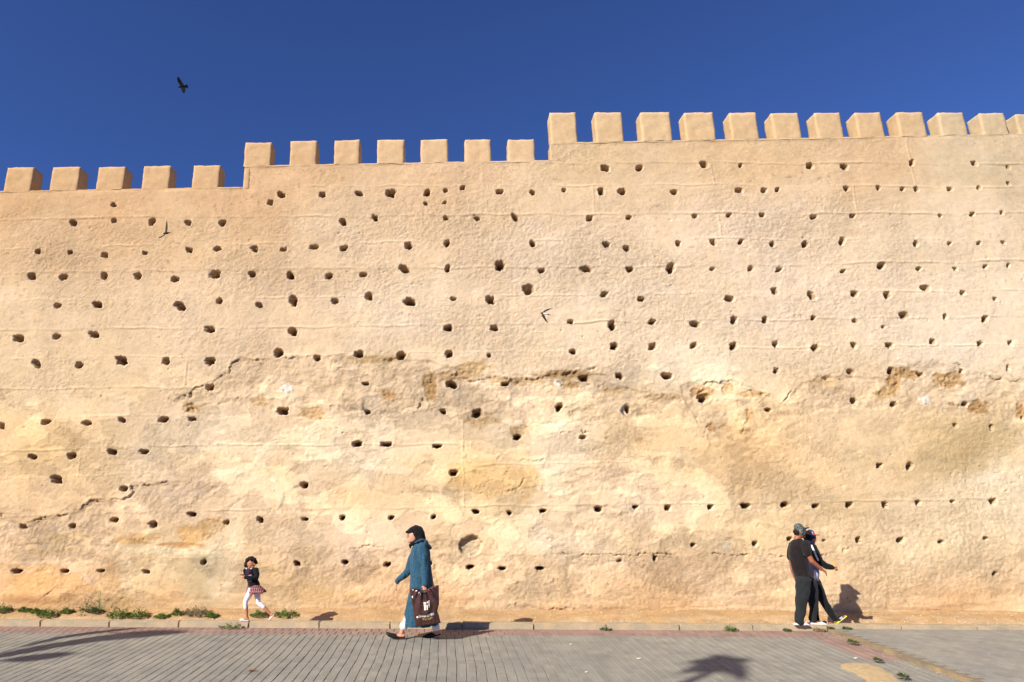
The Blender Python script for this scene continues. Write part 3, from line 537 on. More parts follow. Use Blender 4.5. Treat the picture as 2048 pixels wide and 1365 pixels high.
for red, (A, B) in acc.items():
    if A: tag(obj('paving_bricks_beyond', np_mesh('paving_bricks_beyond', np.concatenate(A), np.concatenate(B)), M['paver_red' if red else 'paver'], pave), kind='stuff')

# side path right of the edging: worn small pavers with filled joints
path = tag(empty('side_path', (0, YK, 0)), kind='structure')
M['paver2'] = paver_mat('worn_paver', (143,138,127), .08)
A, B = [], []; v2, f2 = paver_mesh(.195, .096, c=.002)
for r in range(58):
    y = YK - .03 - (r+.5)*.1
    for k in range(52):
        x = X_EDGE + .17 + (k+.5)*.2 + (.1 if r % 2 else 0)
        Rm = np.array(Matrix.Rotation(pg.normal(0, .008), 3, 'Z') @ Matrix.Rotation(pg.normal(0, .004), 3, 'Y') @ Matrix.Rotation(SLOPE+pg.normal(0, .004), 3, 'X'))
        B.append(f2+12*len(A)); A.append(v2 @ Rm.T + np.array([x, y-YK, SLOPE*(y-YK)+.035+pg.normal(0, .0006)]))
tag(obj('path_bricks', np_mesh('path_bricks', np.concatenate(A), np.concatenate(B)), M['paver2'], path), kind='stuff')
obj('path_bed', mesh('path_bed', [(X_EDGE+.13,-6,-6*SLOPE+.031),(17,-6,-6*SLOPE+.031),(17,-.0,.031),(X_EDGE+.13,-.0,.031)], [(0,1,2,3)]), simple_mat('path_sand', (128,118,98), .95, .15, 20, .2), path)

def stone_mesh(name, lx, ly, h, res, amp, seed, rnd=.014):
    bm = bmesh.new(); bmesh.ops.create_cube(bm, size=1)
    bmesh.ops.scale(bm, vec=(lx, ly, h), verts=bm.verts); bmesh.ops.bevel(bm, geom=list(bm.edges), offset=rnd, segments=2, affect='EDGES')
    for _ in range(3):
        es = [e for e in bm.edges if e.calc_length() > res]
        if es: bmesh.ops.subdivide_edges(bm, edges=es, cuts=1, use_grid_fill=True)
    bmesh.ops.triangulate(bm, faces=[f for f in bm.faces if len(f.verts) > 4])
    for v in bm.verts:
        q = v.co; v.co = q + mnoise.noise_vector(Vector((q.x*6+seed, q.y*14, q.z*14)))*amp + mnoise.noise_vector(Vector((q.x*25+seed, q.y*30, q.z*30)))*amp*.5
    me = bpy.data.meshes.new(name); bm.to_mesh(me); bm.free(); return me
def concrete_mat(name, a, b_):
    m, n, l, b = new_mat(name, .93, .15); geo = n.new('ShaderNodeNewGeometry'); P = geo.outputs['Position']
    n1 = nd(n, 'ShaderNodeTexNoise', Scale=4.0, Detail=7.0, Roughness=.65); l.new(P, n1.inputs[0]); n2 = nd(n, 'ShaderNodeTexNoise', Scale=60.0, Detail=5.0, Roughness=.7); l.new(P, n2.inputs[0])
    c = mixc(n, l, ramp(n, l, n1.outputs[0], [(.35, 0.0), (.65, 1.0)]), tuple(lin(a)), tuple(lin(b_)))
    c = mixc(n, l, 1.0, c, ramp(n, l, n2.outputs[0], [(.3, .72), (.6, 1.1)]), 'MULTIPLY'); l.new(c, b.inputs['Base Color'])
    bp = nd(n, 'ShaderNodeBump', Strength=.5, Distance=.006); l.new(n2.outputs[0], bp.inputs['Height']); l.new(bp.outputs[0], b.inputs['Normal']); return m
M['kerb'] = concrete_mat('kerb_concrete', (158,146,122), (182,158,124)); M['edging'] = concrete_mat('edging_concrete', (128,116,94), (160,138,106))
kerb = tag(empty('kerb', (0, YK, 0)), kind='structure')
KL = 1.235; k_me = [stone_mesh('kerb_stone', KL-.008, .15, .30, .07, .009, s*9.1) for s in range(4)]
x0 = on_z(365, 1246, .05)[0]
for i in range(-9, 15):
    o = bpy.data.objects.new('kerb_stone', k_me[i % 4]); o.data.materials.clear(); o.data.materials.append(M['kerb'])
    o.location = (x0 + (i+.5)*KL, .075+pg.normal(0, .004), .10-.15+pg.normal(0, .003)); o.rotation_euler = (pg.normal(0, .01), pg.normal(0, .002), pg.normal(0, .002)); link(o, kerb)
edging = tag(empty('path_edging', (X_EDGE, YK, 0)), kind='structure')
e_me = [stone_mesh('edging_stone', .13, .99, .20, .09, .006, 50+s*7) for s in range(3)]
for i in range(6):
    y = -.02 - (i+.5)*1.0
    o = bpy.data.objects.new('edging_stone', e_me[i % 3]); o.data.materials.clear(); o.data.materials.append(M['edging'])
    o.location = (.07+pg.normal(0, .004), y, SLOPE*y - .10 + .040); o.rotation_euler = (SLOPE, pg.normal(0, .03), pg.normal(0, .004)); link(o, edging)

# sandy bank between the kerb and the wall: a shallow trough behind the kerb rising to the wall foot
def bank_z(x, y):
    t = np.asarray(y, float)
    z = np.interp(t, [YK+.14, YK+.3, YK+.55, YK+1.05, YK+1.38, YW+.1], [.07, -.03, -.09, -.09, .05, .15])
    z = z - .055*np.exp(-((np.asarray(x)-1.9)/.8)**2)*sstep(YK+1.0, YK+1.2, t)*sstep(YW+.02, YW-.12, t)
    return z + .012*fbm(np.asarray(x)/.6, t/.3, 3, 15)*sstep(YK+.15, YK+.5, t)
bx = np.linspace(-16, 19, 1100); by = np.linspace(YK+.13, YW+.12, 60)
BX, BY = np.meshgrid(bx, by, indexing='ij'); BZ = bank_z(BX, BY) + .004*vnoise(BX/.05, BY/.05, 3) + .003*vnoise(BX/.025, BY/.025, 6)
stone = np.clip(vnoise(BX/.075, BY/.06, 21)-.55, 0, 1)*.05*sstep(YW, YW-.5, BY); BZ += stone
f = np.clip((BY-YK-.75)/(.75) + .35*fbm(BX/.5, BY/.15, 3, 25), 0, 1)[..., None]
bc = np.array((232,204,166))*(1-f) + np.array((226,184,130))*f
bc = bc*(1+.05*fbm(BX/.3, BY/.12, 3, 27))[..., None]
i_, j_ = np.meshgrid(np.arange(len(bx)-1), np.arange(len(by)-1), indexing='ij'); a = (i_*len(by)+j_).ravel()
me = np_mesh('sand_bank', np.stack([BX, BY, BZ], -1).reshape(-1, 3), np.stack([a, a+len(by), a+len(by)+1, a+1], -1), True, lin(np.clip(bc, 0, 255).reshape(-1, 3))/1.5)
r_ = me.attributes.new('rough', 'FLOAT', 'POINT'); r_.data.foreach_set('value', np.full(len(bx)*len(by), .9, np.float32))
tag(obj('sand_bank', me, M['plaster']), kind='structure')
def pebbles(name, pts, smin, smax, mat, seed):
    g = np.random.default_rng(seed); A, B = [], []
    base = np.array([(1,0,0),(0,1,0),(-1,0,0),(0,-1,0),(0,0,.7),(0,0,-.5)], float); fs = np.array([(0,1,4,4),(1,2,4,4),(2,3,4,4),(3,0,4,4)])
    vs_, fc = [], []
    for p in pts:
        s_ = g.uniform(smin, smax); th = g.uniform(0, 6.3); Rm = np.array(Matrix.Rotation(th, 3, 'Z'))
        v = (base*g.uniform(.6, 1.2, (6, 3))*s_) @ Rm.T + np.array(p); k = len(vs_)
        vs_ += v.tolist(); fc += [(k, k+1, k+4), (k+1, k+2, k+4), (k+2, k+3, k+4), (k+3, k, k+4)]
    return tag(obj(name, mesh(name, vs_, fc, True), mat), kind='stuff')
M['pebble'] = simple_mat('pebble', (222,196,160), .9, .25, 6)
gp = np.random.default_rng(21); pts = []
for _ in range(4600):
    x, y = gp.uniform(-10, 13), YK + .75 + abs(gp.normal(0, .33))
    if y < YW-.02: pts.append((x, y, float(bank_z(x, y))+.002))
for _ in range(160):
    x, y = gp.uniform(-10, 13), YW - .03 - abs(gp.normal(0, .12)); pts += [(x+gp.normal(0, .05), y+gp.normal(0, .02), float(bank_z(x, y))+.006) for _ in range(gp.integers(1, 7))]
tag(pebbles('bank_gravel', pts, .004, .020, M['pebble'], 3), 'fine pale gravel strewn over the sandy bank behind the kerb', 'gravel')
pts = []
for _ in range(420):
    x, y = gp.uniform(-8, 10), gp.uniform(7.4, 12.0)
    pts.append((x, y, gz(y)+(.038 if x > X_EDGE+.2 else .002)))
for _ in range(500):
    x = gp.normal(X_EDGE-.05, .12); y = gp.uniform(8, 12); pts.append((x, y, gz(y)+.004))
tag(pebbles('pavement_grit', pts, .002, .007, M['pebble'], 4), 'pale sand grit scattered over the grey paving', 'grit')
# wind-blown sand over the red border at the edging
sp = [on_ground(*q) for q in [(1672,1329),(1690,1327),(1712,1325),(1735,1330),(1757,1340),(1790,1352),(1830,1375),(1850,1400),(1780,1402),(1755,1382),(1735,1362),(1712,1347),(1690,1337)]]
spx, spy = [list(q) for q in zip(*[(1672,1329),(1690,1326),(1712,1324),(1735,1328),(1757,1337),(1790,1350),(1830,1375),(1870,1420),(1770,1420),(1755,1382),(1735,1362),(1712,1347),(1690,1337)])]
ax = np.linspace(X_REDCOL-.9, X_EDGE+.005, 70); ay = np.linspace(7.0, 11.2, 150); AX, AY = np.meshgrid(ax, ay, indexing='ij')
qx, qy = proj(np.stack([AX, AY, gz(AY)], -1)); qx = qx + 9*fbm(AX/.25, AY/.25, 4, 61); qy = qy + 5*fbm(AX/.22, AY/.3, 4, 63)
mk = inside(qx, qy, list(zip(spx, spy))).astype(float)
for _ in range(16): mk[1:-1, 1:-1] = (mk[1:-1, 1:-1]*2 + mk[:-2, 1:-1] + mk[2:, 1:-1] + mk[1:-1, :-2] + mk[1:-1, 2:])/6
AZ = gz(AY) - .011 + .022*mk + .0045*fbm(AX/.09, AY/.09, 3, 2)*mk + .002*vnoise(AX/.03, AY/.03, 9)*mk
vv = np.stack([AX, AY, AZ], -1).reshape(-1, 3); i_, j_ = np.meshgrid(np.arange(69), np.arange(149), indexing='ij'); kq = (mk[:-1, :-1]+mk[1:, 1:]+mk[1:, :-1]+mk[:-1, 1:] > .02)
q0 = (i_*150+j_)[kq]; ff = np.stack([q0, q0+150, q0+151, q0+1], -1)
M['sand'] = simple_mat('drift_sand', (204,178,134), .96, .16, 22, .4, k=.78)
tag(obj('sand_drift', np_mesh('sand_drift', vv, ff, True), M['sand']), 'patch of yellow sand drifted against the path edging', 'sand', kind='stuff')

# ------------------------------------------------------------------ figures: lofted limbs fused into one surface by a voxel remesh
def tube(pts, radii, side=(0, 1, 0), n=14, flat=None):
    """closed loft; radii scalar or (across 'side', along the other axis)"""
    P = [Vector(p) for p in pts]; S_ = Vector(side); rr = [(r, r) if np.isscalar(r) else tuple(r) for r in radii]
    tans = []
    for i in range(len(P)):
        t = (P[min(i+1, len(P)-1)] - P[max(i-1, 0)]); tans.append(t.normalized())
    def frame(t):
        s = S_ - t*S_.dot(t)
        if s.length < .15: s = Vector((1, 0, 0)) - t*t.x
        s.normalize(); return s, t.cross(s).normalized()
    rings = []
    def cap(i, sgn):
        t = tans[i]; r = rr[i]; m = min(r) if flat is None else flat
        if flat is not None: return []
        seq = [(.95, .35), (.75, .68), (.42, .92)]
        return [(P[i] + t*(sgn*m*h), (r[0]*k, r[1]*k), t) for k, h in seq]
    seqs = list(reversed(cap(0, -1))) + [(P[i], rr[i], tans[i]) for i in range(len(P))] + cap(len(P)-1, 1)
    V_, F_ = [], []
    for c, r, t in seqs:
        s, o = frame(t)
        for k in range(n):
            a = 2*pi*k/n; V_.append(c + s*(r[0]*cos(a)) + o*(r[1]*sin(a)))
    m = len(seqs)
    for i in range(m-1):
        for k in range(n): F_.append((i*n+k, i*n+(k+1) % n, (i+1)*n+(k+1) % n, (i+1)*n+k))
    F_.append(tuple(reversed(range(n)))); F_.append(tuple(range((m-1)*n, m*n)))
    return V_, F_
def ball(c, r, n=14):
    """ellipsoid with radii (x, y, z)"""
    c = Vector(c); rx, ry, rz = (r, r, r) if np.isscalar(r) else r
    V_, F_ = [], []; m = 9
    for i in range(m):
        ph = pi*(i+.5)/m
        for k in range(n): a = 2*pi*k/n; V_.append(c + Vector((rx*sin(ph)*cos(a), ry*sin(ph)*sin(a), -rz*cos(ph))))
    for i in range(m-1):
        for k in range(n): F_.append((i*n+k, i*n+(k+1) % n, (i+1)*n+(k+1) % n, (i+1)*n+k))
    F_.append(tuple(reversed(range(n)))); F_.append(tuple(range((m-1)*n, m*n))); return V_, F_
_lab = bpy.data.scenes.new('workbench')                     # scratch scene: modifiers are evaluated here, then it is removed
def evaluated(o):
    _lab.collection.objects.link(o); vl = _lab.view_layers[0]; vl.update(); dg = vl.depsgraph; dg.update()
    me = bpy.data.meshes.new_from_object(o.evaluated_get(dg), depsgraph=dg); bpy.data.objects.remove(o); return me
def blob(name, shapes, mat, parent, voxel=.008, smooth=4, wrinkle=None):
    V_, F_ = [], []
    for v, f in shapes:
        k = len(V_); V_ += v; F_ += [tuple(i+k for i in q) for q in f]
    me0 = mesh('tmp', V_, F_); o = bpy.data.objects.new('tmp', me0)
    bm = bmesh.new(); bm.from_mesh(me0); bmesh.ops.recalc_face_normals(bm, faces=bm.faces); bm.to_mesh(me0); bm.free()
    r = o.modifiers.new('r', 'REMESH'); r.mode = 'VOXEL'; r.voxel_size = voxel
    if smooth: sm = o.modifiers.new('s', 'SMOOTH'); sm.iterations = smooth; sm.factor = .5
    me = evaluated(o); me.name = name; bpy.data.meshes.remove(me0)
    me.polygons.foreach_set('use_smooth', [True]*len(me.polygons))
    if wrinkle:
        amp, sx, sz = wrinkle
        nv = len(me.vertices); co = np.empty(nv*3, np.float32); me.vertices.foreach_get('co', co); co = co.reshape(-1, 3)
        nr = np.empty(nv*3, np.float32); me.vertex_normals.foreach_get('vector', nr); nr = nr.reshape(-1, 3)
        dd = np.array([mnoise.noise((q[0]*sx, q[1]*sx, q[2]*sz)) + .5*mnoise.noise((q[0]*sx*2.1+5, q[1]*sx*2.1, q[2]*sz*2.3)) for q in co.tolist()], np.float32)
        me.vertices.foreach_set('co', (co + nr*(amp*dd)[:, None]).ravel()); me.update()
    me.materials.clear(); return obj(name, me, mat, parent)
def hand(wrist, d, palm, thumb, size=.17, curl=.5):
    """palm and five fingers; d points to the fingertips, palm is the palm's normal, thumb the thumb side"""
    w = Vector(wrist); d = Vector(d).normalized(); pn = Vector(palm); pn = (pn-d*pn.dot(d)).normalized(); th = d.cross(pn).normalized()
    if th.dot(Vector(thumb)) < 0: th = -th
    s = size/.18; out = []
    out.append(tube([w - d*.01*s, w + d*.045*s, w + d*.088*s], [(.021*s, .019*s), (.037*s, .017*s), (.039*s, .014*s)], side=th))
    for off, ln in ((.032, .066), (.0108, .078), (-.0108, .073), (-.032, .056)):
        p = w + d*.085*s + th*(off*s); dirv = (d + th*(off*1.6)).normalized(); pts = [p - d*.012*s]; a = 0
        for seg, fr in enumerate((.42, .32, .26)):
            a += curl*(1.0 if seg else .8); dv = dirv*cos(a) + pn*sin(a); p = p + dv*(ln*fr*s); pts.append(p)
        out.append(tube(pts, [.0092*s, .009*s, .0082*s, .0068*s], side=th, n=8))
    p = w + d*.028*s + th*.030*s; dv = (d*.55 + th*.75 + pn*.35*curl).normalized()
    out.append(tube([p - th*.012*s, p + dv*.03*s, p + dv*.03*s + (dv*.5+d*.6+pn*.5*curl).normalized()*.03*s], [.0125*s, .011*s, .0085*s], n=8))
    return out

def cloth_mat(name, srgb, speck=None, rough=.9, weave=400):
    m, n, l, b = new_mat(name, rough, .15); tc = n.new('ShaderNodeTexCoord')
    c = tuple(lin(srgb)); nz = nd(n, 'ShaderNodeTexNoise', Scale=9.0, Detail=4.0); l.new(tc.outputs['Object'], nz.inputs[0])
    col = mixc(n, l, 1.0, c, ramp(n, l, nz.outputs[0], [(.3, .85), (.7, 1.12)]), 'MULTIPLY')
    if speck is not None:
        n2 = nd(n, 'ShaderNodeTexNoise', Scale=95.0, Detail=2.0); l.new(tc.outputs['Object'], n2.inputs[0])
        col = mixc(n, l, ramp(n, l, n2.outputs[0], [(.48, 0.0), (.60, 1.0)]), col, tuple(lin(speck)))
    l.new(col, b.inputs['Base Color'])
    n3 = nd(n, 'ShaderNodeTexNoise', Scale=float(weave)*.3, Detail=2.0); l.new(tc.outputs['Object'], n3.inputs[0])
    bp = nd(n, 'ShaderNodeBump', Strength=.25, Distance=.003); l.new(n3.outputs[0], bp.inputs['Height']); l.new(bp.outputs[0], b.inputs['Normal'])
    b.inputs['Sheen Weight'].default_value = .1
    return m
def skin_mat(name, srgb):
    m, n, l, b = new_mat(name, .55, .35); c = tuple(lin(srgb)); tc = n.new('ShaderNodeTexCoord')
    nz = nd(n, 'ShaderNodeTexNoise', Scale=14.0, Detail=3.0); l.new(tc.outputs['Object'], nz.inputs[0])
    l.new(mixc(n, l, 1.0, c, ramp(n, l, nz.outputs[0], [(.3, (.9, .86, .84)), (.7, (1.06, 1.04, 1.02))]), 'MULTIPLY'), b.inputs['Base Color'])
    b.inputs['Subsurface Weight'].default_value = .08; b.inputs['Subsurface Radius'].default_value = (.01, .004, .002); return m
M['eye'] = simple_mat('eye_dark', (30,22,18), .3, 0, 10)
def eye_pair(parent, c, fwd, lat, sep, r):
    fwd = Vector(fwd); lat = Vector(lat)
    for s in (-1, 1):
        v, f = ball(Vector(c) + lat*(sep*s), (r*1.0, r*1.3, r*.75), 8); obj('eye', mesh('eye', v, f, True), M['eye'], parent)

class Fig:
    """places pixel readings of a figure in its own upright plane: p(x, y, depth)"""
    def __init__(s, name, px, py, Y, tile=None, z=None):
        P = on_y(px, py, Y); s.o = Vector(P); s.px, s.py = px, py; s.tile = tile
        a = proj(P)[1]; b = proj(P + np.array([0, 0, 1.6]))[1]; s.sc = (a-b)/1.6
        s.root = empty(name, P)
    def p(s, zx, zy, y=0.0):
        t = s.tile; P = on_y(t[0]+zx/t[2], t[1]+zy/t[2], s.o.y + y)
        return Vector(P) - s.o
    def m(s, z): return z/s.tile[2]/s.sc                      # tile pixels -> metres
    def rings(s, rows, yc=0.0):
        """rows: (zy, x0, x1, half depth[, yc])"""
        pts = [s.p((r[1]+r[2])/2, r[0], r[4] if len(r) > 4 else yc) for r in rows]; rad = [(r[3], s.m((r[2]-r[1])/2)) for r in rows]
        return tube(pts, rad, flat=.01, n=24)

# ---- woman in a teal coat, walking left
W = Fig('person', 843, 1277.5, float(on_ground(843, 1277.5)[1]), (720, 1020, 4.873)); p = W.p
M['skin_w'] = skin_mat('skin_light', (196,140,112)); M['coat'] = cloth_mat('teal_wool', (30,62,80), (58,94,112)); M['black_cloth'] = cloth_mat('black_cloth', (20,20,21))
M['white_cloth'] = cloth_mat('white_cotton', (226,222,220)); M['black_leather'] = simple_mat('black_leather', (26,25,24), .5, .15, 20)
tag(W.root, 'woman in black headscarf and long teal coat walking left with a brown bag', 'person')
body = [ball(p(522,258), (.088, .074, .118)), tube([p(470,262), p(456,272)], [.016, .011]), tube([p(488,300), p(476,309)], [.045, .024]), ball(p(470,292), (.016, .022, .008)), ball(p(468,240), (.02, .045, .014)),
 tube([p(545,300), p(565,350)], [.055, .06]), W.rings([(350,520,640,.14), (560,500,670,.13), (760,510,690,.14)]),
 tube([p(600,360,-.16), p(628,545,-.2), p(630,735,-.25)], [.05, .042, .03]), tube([p(560,365,.16), p(482,590,.2), p(357,700,.2)], [.05, .042, .028]),
 tube([p(575,760,-.08), p(490,1000,-.08), p(430,1090,-.08), p(404,1205,-.08)], [.09, .06, .05, .034]), tube([p(620,760,.08), p(705,1010,.08), p(728,1090,.08), p(748,1195,.08)], [.09, .06, .05, .034]),
 tube([p(425,1225,-.08), p(330,1230,-.08), p(270,1212,-.08)], [(.032, .028), (.036, .024), (.026, .012)]), tube([p(770,1200,.08), p(690,1222,.08), p(632,1236,.08)], [(.032, .028), (.036, .022), (.026, .012)])]
body += hand(p(357,700,.2), (-.22, 0, -1), (1, .3, 0), (-1, 0, 0), .17, .35) + hand(p(630,728,-.25), (0, 0, -1), (0, 1, 0), (-1, 0, 0), .16, 1.35)
blob('body', body, M['skin_w'], W.root, .0058, 3)
eye_pair(W.root, p(468,256), (-1, 0, 0), (0, 1, 0), .03, .009)
coat = blob('coat', [W.rings([(318,545,632,.09), (345,510,655,.17), (400,492,684,.20), (460,482,690,.20), (560,474,702,.195), (700,482,714,.20), (790,478,728,.215), (880,454,742,.23), (990,424,756,.245), (1090,410,770,.25), (1124,408,774,.25)]),
 tube([p(605,362,-.17), p(622,450,-.215), p(632,550,-.23), p(634,650,-.245), p(632,722,-.25)], [.078, .074, .066, .062, .052]),
 tube([p(560,372,.16), p(505,500,.2), p(475,590,.21), p(420,650,.21), p(362,695,.2)], [.075, .07, .066, .058, .045])], M['coat'], W.root, .009, 4, (.018, 12, 3.2))
blob('hood', [tube([p(640,318,-.11), p(672,352,-.06), p(684,372,0), p(672,352,.06), p(640,318,.11)], [.022, .028, .032, .028, .022]), tube([p(540,318,-.1), p(600,290,-.1), p(648,305,-.06), p(655,320,0)], [.014, .02, .022, .024])], M['coat'], coat, .008, 3)
blob('headscarf', [ball(p(562,228), (.108, .098, .125)), tube([p(545,196), p(495,205), p(458,218)], [(.09, .08), (.078, .055), (.06, .022)]), tube([p(575,240), p(590,300), p(600,335)], [(.095, .10), (.095, .09), (.12, .075)]),
 tube([p(540,310), p(500,335), p(487,350), p(492,368)], [(.085, .05), (.06, .036), (.04, .028), (.02, .014)])], M['black_cloth'], W.root, .008, 3, (.009, 16, 8))
for q0, q1, yy in ((p(448,1075,-.08), p(427,1134,-.08), 0), (p(728,1085,.08), p(740,1146,.08), 1)):
    blob('trouser_cuff', [tube([q0, (q0+q1)/2, q1], [.06, .062, .064])], M['white_cloth'], W.root, .008, 2, (.004, 25, 8))
for pts, yy in (([(436,1243), (340,1250), (285,1232), (258,1207)], -.08), ([(782,1212), (700,1236), (650,1244), (616,1240)], .08)):
    a, b, c, d = [p(x, y, yy) for x, y in pts]
    sh = blob('shoe', [tube([a, b, c, d], [(.036, .012), (.042, .012), (.042, .012), (.03, .010)]), tube([(a+b)/2 + Vector((-.02, 0, .012)), b + Vector((0, 0, .028)), c + Vector((0, 0, .026)), d + Vector((.01, 0, .012))], [(.041, .020), (.046, .040), (.043, .028), (.028, .016)])], M['black_leather'], W.root, .006, 3)

# bag held at her side
M['bag'] = simple_mat('brown_plastic', (66,38,32), .2, .18, 7, .3, spec=.6); M['print_cream'] = simple_mat('cream_print', (226,216,186), .45, .05, 20); M['print_white'] = simple_mat('white_print', (240,236,228), .45, .03, 20); M['print_gold'] = simple_mat('gold_print', (188,160,104), .45, .05, 20)
def bag_xy(u, v):
    """u across, v down, 0..1 -> tile pixels"""
    tl, tr = (492,748), (770,714)
    xl = np.interp(v, [0, .3, .55, .8, 1], [492, 512, 528, 540, 550]); xr = np.interp(v, [0, .3, .5, .68, .8, 1], [770, 773, 775, 757, 772, 790])
    yt = 748 + (714-748)*u + 40*math.exp(-((u-.5)/.16)**2); yb = 1108 + (1072-1108)*u
    return xl+(xr-xl)*u, yt+(yb-yt)*v
def bag_y(u, v):
    belly = .012 + .055*(sin(pi*min(max(u, 0), 1))**.7)*(sin(pi*min(.98, .12+.8*v))**.8)
    fold = .026*sin((u-.5)/(0.12+.55*v)*7.0)*(1-v)**.8*math.exp(-((u-.5)/.45)**2) + .014*mnoise.noise(Vector((u*6, v*5, 2))) + .009*mnoise.noise(Vector((u*15, v*11, 5)))
    return belly + fold
BAG_Y = -.335
bag = tag(empty('shopping_bag', W.o + Vector((0, BAG_Y, 0)) + W.p(650, 1090)), 'glossy brown plastic shopping bag with pale lettering carried by the woman in teal', 'bag')
off = W.p(650, 1090)
def bag_pt(u, v, front=True, lift=0.0):
    x, y = bag_xy(u, v); q = W.p(x, y) - off; q.y = (-1 if front else 1)*(bag_y(u, v)) - lift; return q
NU, NV = 36, 40; V_, F_ = [], []
for fr in (True, False):
    for i in range(NU+1):
        for j in range(NV+1):
            q = bag_pt(i/NU, j/NV, fr)
            if i in (0, NU) or j in (0, NV): q.y = 0.004*sin(i*1.3+j)*(1 if j < NV else .5)
            V_.append(q)
N1 = (NU+1)*(NV+1)
hole = lambda i, j: abs(i/NU-.5) < .09 and 1 <= j <= 2
for i in range(NU):
    for j in range(NV):
        if hole(i+.5, j): continue
        a = i*(NV+1)+j; F_.append((a, a+1, a+NV+2, a+NV+1)); F_.append((a+N1, a+N1+NV+1, a+N1+NV+2, a+N1+1))
me = mesh('bag_skin', V_, F_, True); bmx = bmesh.new(); bmx.from_mesh(me); bmesh.ops.remove_doubles(bmx, verts=bmx.verts, dist=.0004); bmesh.ops.recalc_face_normals(bmx, faces=bmx.faces); bmx.to_mesh(me); bmx.free()
obj('bag_skin', me, M['bag'], bag)
def bag_print(name, u0, v0, u1, v1, mat, nu=3, nv=6, slant=0.0):
    V_ = [bag_pt(u0+(u1-u0)*i/nu, v0+(v1-v0)*j/nv + slant*(i/nu), True, .004) for i in range(nu+1) for j in range(nv+1)]
    return obj(name, mesh(name, V_, [(i*(nv+1)+j, i*(nv+1)+j+1, (i+1)*(nv+1)+j+1, (i+1)*(nv+1)+j) for i in range(nu) for j in range(nv)]), mat, bag)
# the arch emblem
bag_print('emblem', .44, .36, .50, .55, M['print_cream']); bag_print('emblem', .44, .32, .655, .365, M['print_cream']); bag_print('emblem', .535, .40, .575, .55, M['print_cream']); bag_print('emblem', .61, .36, .645, .52, M['print_cream'])
def bag_text(txt, u0, u1, v, vh, mat, slant):
    cu = bpy.data.curves.new('lettering', 'FONT'); cu.body = txt; cu.size = 1; o = bpy.data.objects.new('t', cu); me = evaluated(o)
    co = [v_.co.copy() for v_ in me.vertices]; x0, x1 = min(c.x for c in co), max(c.x for c in co)
    for v_, c in zip(me.vertices, co):
        t = (c.x-x0)/(x1-x0); v_.co = bag_pt(u0+(u1-u0)*t, v - c.y*vh + slant*t, True, .005)
    me.materials.clear(); return obj('lettering', me, mat, bag)
bag_text('CHAMPS ELYSEES', .20, .84, .765, .075, M['print_white'], -.01); bag_text('français', .34, .76, .845, .10, M['print_gold'], -.01)
bag_print('emblem', .11, .73, .165, .775, M['print_white'])

# ---- girl running left and looking back
G = Fig('person', 503, 1241.5, YK+.09, (470, 1100, 9.1)); p = G.p
tag(G.root, 'small girl in black cardigan, plaid skirt and white leggings running along the kerb', 'person')
M['skin_g'] = skin_mat('skin_tan', (176,116,84)); M['hair'] = simple_mat('dark_hair', (36,26,20), .75, .35, 60, .5, spec=.15)
M['legging'] = cloth_mat('white_legging', (222,216,222)); M['pink'] = cloth_mat('pink_cotton', (206,120,140)); M['white_shoe'] = simple_mat('white_rubber', (228,224,220), .5, .05, 20); M['red_cloth'] = cloth_mat('red_lining', (176,40,50))
m, n, l, b = new_mat('plaid', .9, .1); tc = n.new('ShaderNodeTexCoord')
wv1 = nd(n, 'ShaderNodeTexWave', Scale=9.0, Distortion=1.5); wv1.bands_direction = 'X'; wv2 = nd(n, 'ShaderNodeTexWave', Scale=7.0, Distortion=1.0); wv2.bands_direction = 'Z'
for q in (wv1, wv2): l.new(tc.outputs['Object'], q.inputs[0])
c = mixc(n, l, ramp(n, l, wv1.outputs[1], [(.35, 0.), (.65, 1.)]), tuple(lin((96,56,58))), tuple(lin((168,122,118)))); c = mixc(n, l, ramp(n, l, wv2.outputs[1], [(.5, 0.), (.8, .6)]), c, tuple(lin((70,40,48)))); l.new(c, b.inputs['Base Color']); M['plaid'] = m
body = [ball(p(300,240), (.078, .072, .098)), tube([p(318,300,-.02), p(320,318,-.03)], [.042, .026]), tube([p(352,262,-.05), p(362,268,-.055)], [.013, .009]), tube([p(285,310), p(290,360)], [.035, .036]),
 G.rings([(370,220,370,.07), (520,235,400,.065), (660,245,430,.075)]), tube([p(380,365,-.05), p(395,505,-.09), p(285,512,-.13), p(185,500,-.13)], [.032, .029, .025, .02]),
 tube([p(195,375,.04), p(205,470,.05), p(150,462,.0)], [.032, .027, .02]), tube([p(280,760,-.04), p(192,935,-.04), p(205,1060,-.04), p(218,1235,-.04)], [.052, .034, .033, .022]),
 tube([p(405,780,.04), p(425,960,.04), p(520,1040,.04), p(648,1170,.04)], [.052, .034, .033, .022]), tube([p(238,1255,-.04), p(165,1262,-.04), p(110,1275,-.04)], [(.022, .02), (.026, .016), (.02, .01)]), tube([p(680,1165,.04), p(650,1215,.04), p(625,1250,.04)], [(.022, .02), (.026, .016), (.02, .01)])]
body += hand(p(190,500,-.13), (-1, -.1, .1), (0, 1, -.3), (0, 0, 1), .10, .7) + hand(p(158,462,0), (-.7, -.3, .2), (.2, -.3, -1), (0, 0, 1), .10, .8)
blob('body', body, M['skin_g'], G.root, .0050, 3)
eye_pair(G.root, p(325,240,-.062), (0, -1, 0), (1, 0, 0), .027, .008)
obj('mouth', mesh('mouth', *ball(p(332,294,-.058), (.014, .005, .004), 8), True), simple_mat('lips', (150,84,72), .5, .05, 20), G.root)
